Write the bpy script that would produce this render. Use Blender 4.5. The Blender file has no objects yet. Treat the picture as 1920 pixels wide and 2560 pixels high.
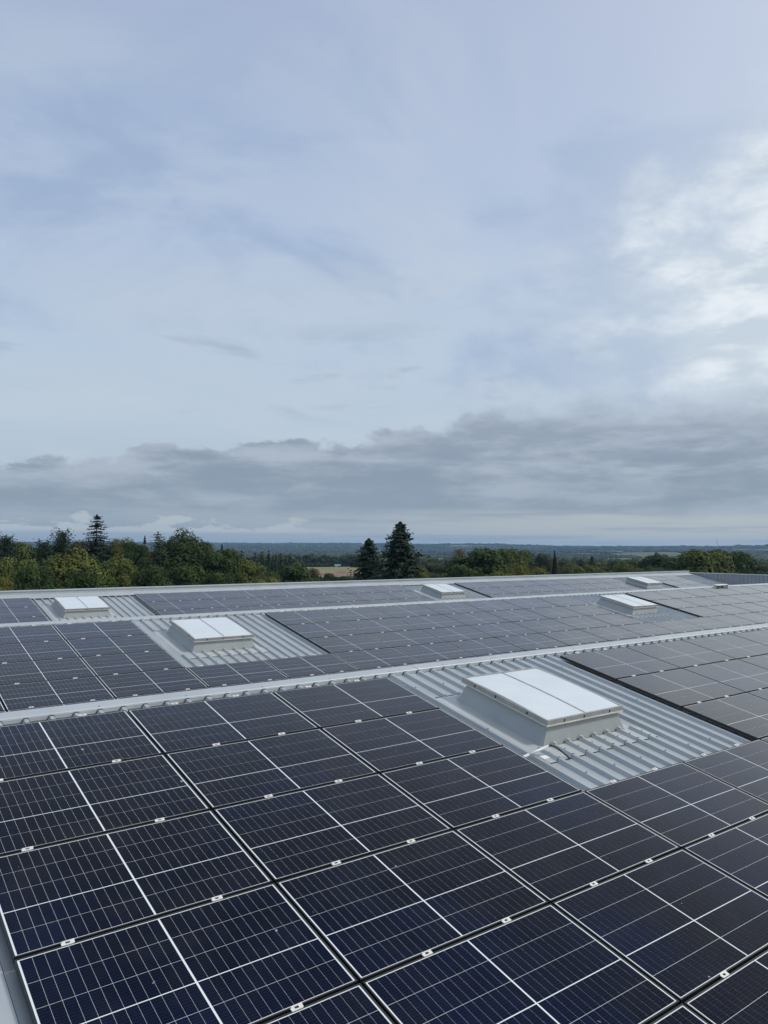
import bpy, bmesh, math, random
import numpy as np
from mathutils import Vector, Matrix, Euler
rnd = random.Random(7)
sin, cos, rad, pi = math.sin, math.cos, math.radians, math.pi
scene = bpy.context.scene
COL = scene.collection

# ------------------------------------------------------------------ camera
cam_data = bpy.data.cameras.new('camera')
cam = bpy.data.objects.new('camera', cam_data)
COL.objects.link(cam)
cr = Vector((0.7968964994, -0.6041085440, 0.0029725731))
cd = Vector((0.0295872735, 0.0341138262, -0.9989798998))
cf = Vector((0.6033908870, 0.7961715354, 0.0450591134))
M = Matrix((( cr.x, -cd.x, -cf.x, 0), (cr.y, -cd.y, -cf.y, 0), (cr.z, -cd.z, -cf.z, 0), (0, 0, 0, 1)))
cam.matrix_world = Matrix.Translation((-0.8936, -8.6479, 1.7043)) @ M
cam_data.sensor_fit = 'HORIZONTAL'
cam_data.sensor_width = 36.0
cam_data.lens = 36.003
cam_data.clip_start = 0.05
cam_data.clip_end = 60000
scene.camera = cam

# ------------------------------------------------------------------ colour management
scene.view_settings.view_transform = 'Standard'
scene.view_settings.look = 'None'
scene.view_settings.gamma = 1
scene.view_settings.exposure = 0.0
scene.view_settings.use_curve_mapping = False

def lin(r, g, b):
    f = lambda c: (c / 255 / 12.92) if c / 255 <= 0.04045 else ((c / 255 + 0.055) / 1.055) ** 2.4
    return (f(r), f(g), f(b), 1.0)

class NT:
    """small helper for writing node trees"""
    def __init__(s, tree):
        s.t = tree; tree.nodes.clear()
    def n(s, typ, **kw):
        nd = s.t.nodes.new(typ)
        for k, v in kw.items(): setattr(nd, k, v)
        return nd
    def link(s, a, b): s.t.links.new(a, b)
    def put(s, sock, v):
        if hasattr(v, 'is_linked') or isinstance(v, bpy.types.NodeSocket): s.t.links.new(v, sock)
        else: sock.default_value = v
    def m(s, op, a, b=0.0, c=0.0, clamp=False):
        nd = s.n('ShaderNodeMath', operation=op, use_clamp=clamp)
        s.put(nd.inputs[0], a); s.put(nd.inputs[1], b)
        if op in ('MULTIPLY_ADD', 'SMOOTH_MIN', 'SMOOTH_MAX', 'COMPARE'): s.put(nd.inputs[2], c)
        return nd.outputs[0]
    def ramp01(s, v, lo, hi, smooth=True):
        nd = s.n('ShaderNodeMapRange', interpolation_type='SMOOTHSTEP' if smooth else 'LINEAR')
        s.put(nd.inputs['Value'], v); s.put(nd.inputs['From Min'], lo); s.put(nd.inputs['From Max'], hi)
        return nd.outputs[0]
    def mix(s, f, a, b, mode='MIX'):
        nd = s.n('ShaderNodeMix', data_type='RGBA', blend_type=mode)
        s.put(nd.inputs[0], f); s.put(nd.inputs[6], a); s.put(nd.inputs[7], b)
        return nd.outputs[2]
    def mapping(s, vec, scale=(1, 1, 1), loc=(0, 0, 0)):
        nd = s.n('ShaderNodeMapping'); s.link(vec, nd.inputs[0])
        nd.inputs['Scale'].default_value = scale; nd.inputs['Location'].default_value = loc
        return nd.outputs[0]
    def noise(s, vec, scale=5, detail=4, rough=0.5, dist=0.0, lac=2.0):
        nd = s.n('ShaderNodeTexNoise')
        if vec is not None: s.link(vec, nd.inputs['Vector'])
        nd.inputs['Scale'].default_value = scale; nd.inputs['Detail'].default_value = detail
        nd.inputs['Roughness'].default_value = rough; nd.inputs['Distortion'].default_value = dist
        nd.inputs['Lacunarity'].default_value = lac
        return nd.outputs[0]

# ------------------------------------------------------------------ sky and sun
SUN_EL, SUN_AZ = 44, 128
SUN_DIR = Vector((sin(rad(SUN_AZ)) * cos(rad(SUN_EL)), cos(rad(SUN_AZ)) * cos(rad(SUN_EL)), sin(rad(SUN_EL))))
world = bpy.data.worlds.new('World')
scene.world = world
world.use_nodes = True
W = NT(world.node_tree)
out = W.n('ShaderNodeOutputWorld')
sky = W.n('ShaderNodeTexSky', sky_type='NISHITA')
sky.sun_disc = False
sky.sun_elevation = rad(SUN_EL)
sky.sun_rotation = rad(SUN_AZ)
sky.altitude = 100
bg_sky = W.n('ShaderNodeBackground'); W.link(sky.outputs[0], bg_sky.inputs[0]); bg_sky.inputs[1].default_value = 0.1
tc = W.n('ShaderNodeTexCoord')
D = tc.outputs['Generated']
sep = W.n('ShaderNodeSeparateXYZ'); W.link(D, sep.inputs[0])
X, Y, Z = sep.outputs
el = W.m('MULTIPLY', W.m('ARCSINE', Z), 57.2958)
u = W.m('SUBTRACT', W.m('MULTIPLY', X, 0.797), W.m('MULTIPLY', Y, 0.604))     # sine of the bearing to the right
# projection on a cloud layer, softened at the horizon
zz = W.m('ADD', W.m('MAXIMUM', Z, 0.0), 0.07)
cp = W.n('ShaderNodeCombineXYZ')
W.link(W.m('DIVIDE', X, zz), cp.inputs[0]); W.link(W.m('DIVIDE', Y, zz), cp.inputs[1])
P = cp.outputs[0]
# high thin veil: pale near the horizon, blue violet higher up
cr_ = W.n('ShaderNodeValToRGB')
W.link(W.m('DIVIDE', el, 90.0, clamp=True), cr_.inputs[0])
E_ = cr_.color_ramp.elements
E_[0].position = 0.0; E_[0].color = lin(166, 180, 192)
E_[1].position = 1.0; E_[1].color = lin(92, 116, 166)
for p_, c_ in ((0.05, (180, 196, 210)), (0.10, (187, 204, 220)), (0.16, (188, 205, 224)), (0.24, (181, 198, 223)),
               (0.32, (171, 189, 218)), (0.40, (163, 180, 211)), (0.55, (132, 152, 194))):
    e = E_.new(p_); e.color = lin(*c_)
col = cr_.outputs[0]
veil = W.noise(W.mapping(P, (0.8, 0.8, 1), (3.1, 7.7, 0)), 1.0, 8, 0.56, 0.7)
veil2 = W.noise(W.mapping(D, (2.6, 2.6, 6.5), (0.4, 1.2, 2.0)), 1.0, 7, 0.58, 0.5)
col = W.mix(W.m('MULTIPLY', W.ramp01(veil, 0.40, 0.66), 0.70), col, lin(196, 208, 221))
col = W.mix(W.m('MULTIPLY', W.ramp01(veil2, 0.47, 0.66), 0.62), col, lin(148, 172, 207))
# faint grey wisps between 10 and 20 degrees
wisp = W.noise(W.mapping(D, (6, 6, 26), (0.8, 0.1, 4.3)), 1.0, 7, 0.6, 0.5)
wm = W.m('MULTIPLY', W.ramp01(wisp, 0.52, 0.68), W.m('MULTIPLY', W.ramp01(el, 8.5, 11.0), W.ramp01(el, 18.0, 13.0)))
col = W.mix(W.m('MULTIPLY', wm, 0.6), col, lin(154, 172, 190))
# glow towards the veiled sun
sd = W.n('ShaderNodeVectorMath', operation='DOT_PRODUCT'); W.link(D, sd.inputs[0]); sd.inputs[1].default_value = SUN_DIR
glow = W.m('POWER', W.m('MAXIMUM', W.m('MULTIPLY_ADD', sd.outputs['Value'], 0.5, 0.5), 0.0), 7.5)
col = W.mix(W.m('MULTIPLY', glow, 0.95, clamp=True), col, (1.25, 1.23, 1.19, 1))
# bright cumulus bank on the right
bn = W.noise(W.mapping(D, (5.6, 5.6, 10.0), (1.6, 0.3, 0.2)), 1.0, 9, 0.60, 0.15)
du = W.m('DIVIDE', W.m('MINIMUM', W.m('SUBTRACT', u, 0.52), 0.0), 0.36)
de = W.m('DIVIDE', W.m('SUBTRACT', el, 17.5), 13.5)
dd = W.m('SQRT', W.m('ADD', W.m('MULTIPLY', du, du), W.m('MULTIPLY', de, de)))
bm_ = W.m('ADD', W.m('SUBTRACT', 0.92, dd), W.m('MULTIPLY', W.m('SUBTRACT', bn, 0.5), 1.8))
bmask = W.ramp01(bm_, -0.05, 0.6)
halo = W.ramp01(W.m('SUBTRACT', 1.35, dd), 0.0, 1.1)
col = W.mix(W.m('MULTIPLY', halo, 0.45), col, lin(205, 216, 228))
bn2 = W.noise(W.mapping(D, (11, 11, 30), (5.6, 1.3, 3.2)), 1.0, 8, 0.6, 0.2)
bcol = W.mix(W.ramp01(bn2, 0.38, 0.66), lin(204, 217, 228), lin(243, 249, 253))
col = W.mix(W.m('MULTIPLY', bmask, 0.9), col, bcol)
# grey stratocumulus deck low over the horizon, its edge rising to the right
en = W.noise(W.mapping(D, (12, 12, 22), (0.3, 2.9, 1.1)), 1.0, 8, 0.6, 0.1)
en2 = W.noise(W.mapping(D, (3.0, 3.0, 6), (7.3, 2.9, 4.1)), 1.0, 2, 0.5, 0)
top = W.m('MULTIPLY_ADD', u, 6.6, 9.0)
edge = W.m('ADD', W.m('SUBTRACT', top, el), W.m('ADD', W.m('MULTIPLY', W.m('SUBTRACT', en, 0.5), 5.0), W.m('MULTIPLY', W.m('SUBTRACT', en2, 0.5), 4.5)))
emask = W.ramp01(edge, 0.0, 0.9)
fade_r = W.m('SUBTRACT', 1.0, W.m('MULTIPLY', W.ramp01(W.m('ADD', u, W.m('MULTIPLY', W.m('SUBTRACT', en2, 0.5), 0.6)), 0.02, 0.5), 0.45))
soft = W.ramp01(edge, 0.0, W.m('MULTIPLY_ADD', W.ramp01(u, -0.1, 0.5), 3.6, 0.55))
dn = W.noise(W.mapping(D, (10, 10, 42), (2.2, 5.1, 0.7)), 1.0, 8, 0.6, 0.12)
dn2 = W.noise(W.mapping(D, (4.0, 4.0, 34), (1.2, 8.1, 3.7)), 1.0, 3, 0.5, 0.2)
dsum = W.m('ADD', W.m('MULTIPLY', dn, 0.6), W.m('MULTIPLY', dn2, 0.4))
dcol = W.mix(W.ramp01(dsum, 0.41, 0.64), lin(136, 151, 169), lin(176, 187, 201))
dcol = W.mix(W.m('MULTIPLY', W.ramp01(el, 5.0, 10.0), 0.42), dcol, lin(170, 180, 196))
dcol = W.mix(W.m('MULTIPLY', W.ramp01(el, 6.5, 3.5), 0.35), dcol, lin(140, 157, 176))
col = W.mix(W.m('MULTIPLY', soft, 0.95), col, dcol)
# clear strip under the deck with pale puffs and a few dark bars
low = W.ramp01(W.m('ADD', el, W.m('MULTIPLY', W.m('SUBTRACT', dn2, 0.5), 2.4)), 2.9, 1.9)
lcol = W.mix(W.ramp01(u, -0.35, 0.4), lin(158, 172, 187), lin(186, 194, 196))
ln_ = W.noise(W.mapping(D, (5, 5, 110), (2.2, 5.1, 9.7)), 1.0, 5, 0.55, 0.1)
lcol = W.mix(W.m('MULTIPLY', W.ramp01(ln_, 0.5, 0.66), 0.6), lcol, lin(142, 158, 176))
col = W.mix(W.m('MULTIPLY', low, 0.9), col, lcol)
pn = W.noise(W.mapping(D, (17, 17, 60), (4.2, 1.1, 0.7)), 1.0, 6, 0.55, 0.1)
pe = W.m('MULTIPLY', W.ramp01(el, 0.85, 1.15), W.ramp01(W.m('SUBTRACT', el, W.m('MULTIPLY', W.m('SUBTRACT', pn, 0.45), 5.5)), 1.5, 1.2))
pe = W.m('MULTIPLY', pe, W.ramp01(u, 0.0, -0.15))
col = W.mix(W.m('MULTIPLY', pe, 0.7), col, lin(190, 200, 205))
bg_c = W.n('ShaderNodeBackground'); W.link(col, bg_c.inputs[0]); bg_c.inputs[1].default_value = 1.0
mixs = W.n('ShaderNodeMixShader'); mixs.inputs[0].default_value = 0.93
W.link(bg_sky.outputs[0], mixs.inputs[1]); W.link(bg_c.outputs[0], mixs.inputs[2])
W.link(mixs.outputs[0], out.inputs[0])

sun_data = bpy.data.lights.new('sun', 'SUN')
sun_data.energy = 2.2
sun_data.angle = rad(7)
sun_data.color = (1.0, 0.95, 0.86)
sun = bpy.data.objects.new('sun', sun_data)
sun.rotation_euler = SUN_DIR.to_track_quat('Z', 'Y').to_euler()
COL.objects.link(sun)
HAZE = 6e-5

# ------------------------------------------------------------------ object helpers
def tag(o, label=None, cat=None, group=None, kind=None):
    if label: o['label'] = label
    if cat: o['category'] = cat
    if group: o['group'] = group
    if kind: o['kind'] = kind
    return o

def empty(name, loc=(0, 0, 0), rot=(0, 0, 0)):
    o = bpy.data.objects.new(name, None)
    o.empty_display_size = 0.2
    o.location = loc; o.rotation_euler = rot
    COL.objects.link(o)
    return o

def link(name, me, parent=None, loc=(0, 0, 0), rot=(0, 0, 0), scale=(1, 1, 1)):
    o = bpy.data.objects.new(name, me)
    o.location = loc; o.rotation_euler = rot; o.scale = scale
    if parent is not None: o.parent = parent
    COL.objects.link(o)
    return o

class MB:
    def __init__(s): s.v = []; s.f = []; s.mi = []; s.sm = False
    def add(s, vs, fs, m=0):
        k = len(s.v); s.v.extend(vs)
        for f in fs: s.f.append([k + i for i in f]); s.mi.append(m)
    def box(s, x0, x1, y0, y1, z0, z1, m=0, bottom=True):
        vs = [(x0,y0,z0),(x1,y0,z0),(x1,y1,z0),(x0,y1,z0),(x0,y0,z1),(x1,y0,z1),(x1,y1,z1),(x0,y1,z1)]
        fs = [(4,5,6,7),(0,1,5,4),(1,2,6,5),(2,3,7,6),(3,0,4,7)]
        if bottom: fs.append((3,2,1,0))
        s.add(vs, fs, m)
    def quad(s, a, b, c, d, m=0): s.add([a, b, c, d], [(0,1,2,3)], m)
    def cyl(s, a, b, r0, r1=None, n=8, m=0, caps=True):
        a = Vector(a); b = Vector(b); r1 = r0 if r1 is None else r1
        d = (b - a).normalized(); t = d.orthogonal().normalized(); w = d.cross(t)
        vs = []
        for p, r in ((a, r0), (b, r1)):
            for i in range(n):
                an = 2 * pi * i / n
                vs.append(tuple(p + (t * cos(an) + w * sin(an)) * r))
        fs = [(i, (i + 1) % n, n + (i + 1) % n, n + i) for i in range(n)]
        if caps: fs += [tuple(range(n))[::-1], tuple(range(n, 2 * n))]
        s.add(vs, fs, m)
    def tube(s, pts, r, n=8, m=0):
        for a, b in zip(pts[:-1], pts[1:]): s.cyl(a, b, r, r, n, m)
    def mesh(s, name, mats, smooth=False):
        me = bpy.data.meshes.new(name)
        me.from_pydata(s.v, [], s.f)
        for m in mats: me.materials.append(m)
        if len(mats) > 1: me.polygons.foreach_set('material_index', s.mi)
        if smooth: me.polygons.foreach_set('use_smooth', [True] * len(s.f))
        me.update()
        return me

def mat(name):
    m = bpy.data.materials.new(name); m.use_nodes = True
    t = NT(m.node_tree)
    o = t.n('ShaderNodeOutputMaterial'); b = t.n('ShaderNodeBsdfPrincipled')
    t.link(b.outputs[0], o.inputs[0])
    return m, t, b

def plain(name, col, rough=0.5, metal=0.0, spec=0.5, var=0.12, scale=3.0, bump=0.0, bscale=40):
    m, t, b = mat(name)
    g = t.n('ShaderNodeNewGeometry')
    n = t.noise(g.outputs['Position'], scale, 5, 0.6)
    c2 = tuple(min(1, c * (1 + var)) for c in col[:3]) + (1,)
    c1 = tuple(c * (1 - var) for c in col[:3]) + (1,)
    t.link(t.mix(t.ramp01(n, 0.3, 0.7), c1, c2), b.inputs['Base Color'])
    b.inputs['Roughness'].default_value = rough; b.inputs['Metallic'].default_value = metal
    b.inputs['Specular IOR Level'].default_value = spec
    if bump:
        bn = t.n('ShaderNodeBump'); bn.inputs['Strength'].default_value = bump; bn.inputs['Distance'].default_value = 0.01
        t.link(t.noise(g.outputs['Position'], bscale, 3, 0.5), bn.inputs['Height'])
        t.link(bn.outputs[0], b.inputs['Normal'])
    return m

# ------------------------------------------------------------------ materials of the roof
def roof_mat(name, base, rough=0.42, metal=0.35):
    m, t, b = mat(name)
    g = t.n('ShaderNodeNewGeometry'); p = g.outputs['Position']
    n1 = t.noise(p, 0.9, 5, 0.6)
    n2 = t.noise(t.mapping(p, (9, 1.1, 1.1)), 1.0, 5, 0.65)       # streaks that run down the slope
    n3 = t.noise(p, 60, 3, 0.5)
    c = t.mix(t.ramp01(n1, 0.25, 0.75), tuple(x * 0.90 for x in base) + (1,), tuple(x * 1.06 for x in base) + (1,))
    c = t.mix(t.m('MULTIPLY', t.ramp01(n2, 0.52, 0.75), 0.22), c, tuple(x * 0.62 for x in base) + (1,))
    c = t.mix(t.m('MULTIPLY', t.ramp01(n3, 0.66, 0.74), 0.25), c, tuple(x * 0.7 for x in base) + (1,))
    t.link(c, b.inputs['Base Color'])
    b.inputs['Metallic'].default_value = metal
    t.link(t.m('MULTIPLY_ADD', n2, 0.2, rough - 0.1), b.inputs['Roughness'])
    return m
M_roof = roof_mat('grey_coated_steel', (0.415, 0.455, 0.47))
M_cap = roof_mat('grey_flashing', (0.45, 0.49, 0.515), 0.45, 0.3)
M_curb = roof_mat('grey_curb_paint', (0.37, 0.395, 0.395), 0.5, 0.15)
M_apron = roof_mat('grey_apron_paint', (0.46, 0.50, 0.51), 0.45, 0.2)
M_wallclad = roof_mat('slate_grey_cladding', (0.30, 0.33, 0.36), 0.5, 0.2)
M_alu = plain('aluminium_profile', (0.40, 0.40, 0.38, 1), 0.38, 0.5, var=0.1, scale=8)
M_lip = plain('pale_curb_lip', (0.66, 0.64, 0.58, 1), 0.45, 0.1)
M_dark = plain('dark_screw', (0.05, 0.05, 0.055, 1), 0.5, 0.4)
M_screw = plain('steel_screw', (0.32, 0.34, 0.36, 1), 0.4, 0.6)
M_foam = plain('dark_rib_filler', (0.035, 0.037, 0.04, 1), 0.9)
M_clamp = plain('clamp_aluminium', (0.74, 0.72, 0.68, 1), 0.5, 0.2, var=0.05)
M_frame = plain('black_anodised_frame', (0.012, 0.012, 0.014, 1), 0.38, 0.0, 0.5)
M_rail = plain('black_rail', (0.02, 0.02, 0.022, 1), 0.5)
M_pipe = plain('grey_conduit', (0.62, 0.64, 0.65, 1), 0.45)
M_cable = plain('black_cable', (0.015, 0.015, 0.016, 1), 0.5)
M_sticker = plain('white_sticker', (0.78, 0.79, 0.78, 1), 0.4, var=0.03)
M_concrete = plain('grey_wall_render', (0.33, 0.33, 0.32, 1), 0.85)

# translucent white skylight pane
M_pane, t, b = mat('opal_pane')
g = t.n('ShaderNodeNewGeometry')
n1 = t.noise(g.outputs['Position'], 2.2, 5, 0.6)
n2 = t.noise(g.outputs['Position'], 35, 3, 0.6)
c = t.mix(t.ramp01(n1, 0.3, 0.75), (0.57, 0.63, 0.66, 1), (0.62, 0.67, 0.70, 1))
c = t.mix(t.m('MULTIPLY', t.ramp01(n2, 0.62, 0.75), 0.12), c, (0.42, 0.44, 0.42, 1))
t.link(c, b.inputs['Base Color'])
b.inputs['Roughness'].default_value = 0.28
b.inputs['Specular IOR Level'].default_value = 0.5

AR_CURVE = ((0.045, 0.004), (0.08, 0.022), (0.16, 0.145), (0.25, 0.30), (0.40, 0.46))
def glass_finish(t, b, dust_pos):
    """the front glass of a solar panel: smooth, lightly dusty"""
    d = t.noise(dust_pos, 2.3, 5, 0.6)
    sp = t.noise(dust_pos, 210, 2, 0.5)
    b.inputs['Roughness'].default_value = 1.0
    b.inputs['Specular IOR Level'].default_value = 0.0
    fr = t.n('ShaderNodeFresnel'); fr.inputs['IOR'].default_value = 1.52
    cv = t.n('ShaderNodeFloatCurve')                      # anti-reflective glass: little at steep views, full at grazing
    c_ = cv.mapping.curves[0]
    c_.points[0].location = (0.0, 0.0); c_.points[1].location = (1.0, 1.0)
    for x_, y_ in AR_CURVE: c_.points.new(x_, y_)
    cv.mapping.update(); t.link(fr.outputs[0], cv.inputs['Value'])
    gl = t.n('ShaderNodeBsdfGlossy'); gl.inputs['Color'].default_value = (1, 0.985, 0.975, 1)
    t.link(t.m('MULTIPLY_ADD', d, 0.10, 0.10), gl.inputs['Roughness'])
    mx = t.n('ShaderNodeMixShader'); t.link(cv.outputs[0], mx.inputs[0]); t.link(b.outputs[0], mx.inputs[1]); t.link(gl.outputs[0], mx.inputs[2])
    o = [n for n in t.t.nodes if n.type == 'OUTPUT_MATERIAL'][0]
    t.link(mx.outputs[0], o.inputs[0])
    return d, sp

def cell_mat(name, strings):
    m, t, b = mat(name)
    tc = t.n('ShaderNodeTexCoord'); oi = t.n('ShaderNodeObjectInfo'); g = t.n('ShaderNodeNewGeometry')
    s = t.n('ShaderNodeSeparateXYZ'); t.link(tc.outputs['Object'], s.inputs[0])
    x, y = s.outputs[0], s.outputs[1]
    fy = t.m('ABSOLUTE', t.m('SUBTRACT', t.m('FRACT', t.m('DIVIDE', t.m('ADD', y, 10 * 0.0232), 0.0232)), 0.5))
    bus = t.ramp01(fy, 0.026, 0.018)                        # fine bus wires along the panel
    pos = g.outputs['Position']
    blue = t.noise(t.mapping(oi.outputs['Location'], (1, 1, 1), (3, 8, 1)), 0.6, 3, 0.5)
    bf = t.m('ADD', t.m('MULTIPLY', t.ramp01(blue, 0.44, 0.68), 0.8), t.m('MULTIPLY', oi.outputs['Random'], 0.25), clamp=True)
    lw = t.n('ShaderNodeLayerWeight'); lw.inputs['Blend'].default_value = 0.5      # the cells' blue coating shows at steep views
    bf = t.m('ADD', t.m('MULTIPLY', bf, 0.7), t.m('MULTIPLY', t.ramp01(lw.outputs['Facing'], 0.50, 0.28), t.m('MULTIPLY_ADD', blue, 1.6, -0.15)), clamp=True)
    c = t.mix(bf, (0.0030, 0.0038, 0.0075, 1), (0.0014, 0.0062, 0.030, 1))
    c = t.mix(t.m('MULTIPLY', bus, 0.9), c, (0.042, 0.050, 0.062, 1))
    if strings:
        fx = t.m('ABSOLUTE', t.m('SUBTRACT', t.m('FRACT', t.m('DIVIDE', x, 0.0706)), 0.5))
        gap = t.ramp01(fx, 0.4825, 0.4855)
        gv = t.noise(t.mapping(pos, (6, 6, 6)), 1.0, 2, 0.5)
        c = t.mix(t.m('MULTIPLY', gap, t.m('MULTIPLY_ADD', gv, 0.8, 0.35)), c, (0.26, 0.28, 0.31, 1))
    d, sp = glass_finish(t, b, pos)
    pl = t.noise(t.mapping(pos, (1, 1, 1), (7, 3, 9)), 0.35, 3, 0.6)
    c = t.mix(t.m('MULTIPLY', t.ramp01(d, 0.35, 0.8), t.m('MULTIPLY', pl, 0.028)), c, (0.45, 0.44, 0.42, 1))
    drp = t.noise(pos, 16, 2, 0.5)
    c = t.mix(t.m('MULTIPLY', t.ramp01(drp, 0.78, 0.80), 0.6), c, (0.5, 0.5, 0.48, 1))
    c = t.mix(t.m('MULTIPLY', t.ramp01(sp, 0.80, 0.83), 0.5), c, (0.45, 0.46, 0.46, 1))
    t.link(c, b.inputs['Base Color'])
    return m
M_cell = cell_mat('monocrystalline_cell', False)
M_string = cell_mat('monocrystalline_cell_row', True)
M_back, t, b = mat('white_backsheet')
b.inputs['Base Color'].default_value = (0.66, 0.72, 0.73, 1)
g = t.n('ShaderNodeNewGeometry'); glass_finish(t, b, g.outputs['Position'])

# ------------------------------------------------------------------ the roof: saw-tooth spans
TH = 0.2103412
S = 9.9009
CT, ST = cos(TH), sin(TH)
PX, PY, D0 = 1.774, 1.116, 0.30
PW, PH = 1.754, 1.096
HS = -0.105           # sheet below the panel glass, measured square to the slope
HR = -0.062           # top of the ribs
def W3(k, X, s, h=0.0):
    """point on span k (1 nearest): X along the ridge, s down the slope from the ridge, h off the slope"""
    return (X, (k - 1) * S - s * CT - h * ST, -s * ST + h * CT)

X_LEFT, X_RIGHT = -3.0, 46.4
SLOPE = 8.75
BAYS = {1: [(5.50, 9.05, 6.87)], 2: [(5.42, 8.97, 6.76), (21.39, 24.75, 22.78)],
        3: [(5.36, 8.91, 6.63), (21.33, 24.78, 22.75), (36.95, 40.2, 38.35)]}
SKY_S0, SKY_S1 = 0.95, 2.93

building = empty('factory_building', (20, 5, -12))
tag(building, 'long grey metal saw-tooth roofed hall carrying the solar panels and skylights', 'building')
def bpart(name, me):
    o = link(name, me, building, (-20, -5, 12))
    return o

for k in (1, 2, 3):
    mb = MB()
    x0 = 0.15
    # flat pan of the sheet, with cut-outs hidden under the skylight curbs kept whole
    ns = 10
    for i in range(ns):
        a, b2 = -0.05 + (SLOPE + 0.05) * i / ns, -0.05 + (SLOPE + 0.05) * (i + 1) / ns
        mb.quad(W3(k, x0, b2, HS), W3(k, X_RIGHT, b2, HS), W3(k, X_RIGHT, a, HS), W3(k, x0, a, HS))
    nr = int((X_RIGHT - x0) / 0.25)
    for i in range(1, nr + 1):
        xc = 0.25 * (i + 1)
        segs = [(-0.05, SLOPE)]
        for (b0, b1, c) in BAYS[k]:
            if c - 1.04 < xc < c + 0.92: segs = [(-0.05, SKY_S0), (2.70, SLOPE)]
        for (a, e) in segs:
            w0, w1 = 0.041, 0.020
            for sgn_pts in (((xc - w0, HS), (xc - w1, HR)), ((xc - w1, HR), (xc + w1, HR)), ((xc + w1, HR), (xc + w0, HS))):
                (xa, ha), (xb, hb) = sgn_pts
                mb.quad(W3(k, xa, e, ha), W3(k, xb, e, hb), W3(k, xb, a, hb), W3(k, xa, a, ha))
            mb.quad(W3(k, xc - w0, e, HS), W3(k, xc + w0, e, HS), W3(k, xc + w1, e, HR), W3(k, xc - w1, e, HR))
            mb.quad(W3(k, xc - w0, a, HS), W3(k, xc - w1, a, HR), W3(k, xc + w1, a, HR), W3(k, xc + w0, a, HS))
    me = mb.mesh('ribbed_roof_sheet', [M_roof])
    bpart('ribbed_roof_sheet', me)

    # flat edge flashing at the left gable
    mb = MB(); n = 3
    for i in range(n):
        a, e = 0.05 + i * 2.9, 0.05 + (i + 1) * 2.9 - 0.004
        hh = -0.085 - 0.003 * (i % 2)
        mb.quad(W3(k, X_LEFT, e, hh), W3(k, 0.142, e, hh), W3(k, 0.142, a, hh), W3(k, X_LEFT, a, hh))
        mb.quad(W3(k, 0.142, e, hh), W3(k, 0.142, e, HS - 0.01), W3(k, 0.142, a, HS - 0.01), W3(k, 0.142, a, hh))
    bpart('gable_flashing', mb.mesh('gable_flashing', [M_cap]))

    # steep hidden back of the saw tooth and the valley gutter
    mb = MB()
    ridge_b = (( k - 1) * S + 0.20, -0.16)
    val = ((k - 1) * S + S - SLOPE * CT - 0.35, -SLOPE * ST - 0.12)
    if k < 3:
        mb.quad((X_LEFT, val[0], val[1]), (X_RIGHT, val[0], val[1]), (X_RIGHT, ridge_b[0], ridge_b[1]), (X_LEFT, ridge_b[0], ridge_b[1]))
        mb.quad((X_LEFT, val[0], val[1]), (X_LEFT, val[0] + 0.5, val[1] - 0.02), (X_RIGHT, val[0] + 0.5, val[1] - 0.02), (X_RIGHT, val[0], val[1]))
        bpart('saw_tooth_back', mb.mesh('saw_tooth_back', [M_wallclad]))

    # rib fillers (dark notches under the ridge flashing)
    if k < 3:
        mb = MB()
        for i in range(1, nr + 1):
            xc = 0.25 * (i + 1)
            if xc > 34 and k == 2: break
            a = 0.079
            mb.add([W3(k, xc - 0.046, a, HS + 0.002), W3(k, xc - 0.024, a, HR + 0.004), W3(k, xc + 0.024, a, HR + 0.004), W3(k, xc + 0.046, a, HS + 0.002),
                    W3(k, xc - 0.046, a - 0.03, HS + 0.002), W3(k, xc - 0.018, a - 0.03, HR + 0.004), W3(k, xc + 0.018, a - 0.03, HR + 0.004), W3(k, xc + 0.046, a - 0.03, HS + 0.002)],
                   [(0, 3, 2, 1), (1, 2, 6, 5), (0, 1, 5, 4), (2, 3, 7, 6)])
        o = bpart('rib_filler', mb.mesh('rib_filler', [M_foam])); o['kind'] = 'stuff'

# ridge flashings in three metre lengths, each its own piece
def cap_piece(x0, x1, lift):
    """profile along the ridge: sloping top, folded front with a drip, folded back. local frame = slope frame"""
    mb = MB()
    prof = [(0.072, HS + 0.003), (0.066, -0.066), (0.060, -0.052), (0.052, -0.047), (-0.105, -0.043), (-0.135, -0.06), (-0.16, -0.20)]
    pts = [(s, h + lift) for s, h in prof]
    for (s0, h0), (s1, h1) in zip(pts[:-1], pts[1:]):
        mb.quad((x0, -s0, h0), (x1, -s0, h0), (x1, -s1, h1), (x0, -s1, h1))
    for xx, flip in ((x0, 0), (x1, 1)):
        vs = [(xx, -s, h) for s, h in pts]
        mb.add(vs, [tuple(range(len(vs)))[::(-1 if flip else 1)]])
    for j in range(3):                                     # screws on the top fold
        xs = x0 + 0.5 + j * 1.0
        if xs < x1: mb.cyl((xs, -0.025, lift - 0.046), (xs, -0.025, lift - 0.038), 0.008, 0.006, 6, 1)
    return mb
CAPL = 3.0
for k in (1, 2):
    x = -2.75 if k == 1 else -1.35
    i = 0
    cache = {}
    while x < X_RIGHT:
        lift = 0.003 * (i % 2)
        key = i % 2
        if key not in cache: cache[key] = cap_piece(0, CAPL - 0.004, lift).mesh('ridge_flashing', [M_cap, M_screw])
        loc = W3(k, x, 0, 0)
        link('ridge_flashing', cache[key], building, (loc[0] - 20, loc[1] - 5, loc[2] + 12), (TH, 0, 0))
        x += CAPL; i += 1

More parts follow.
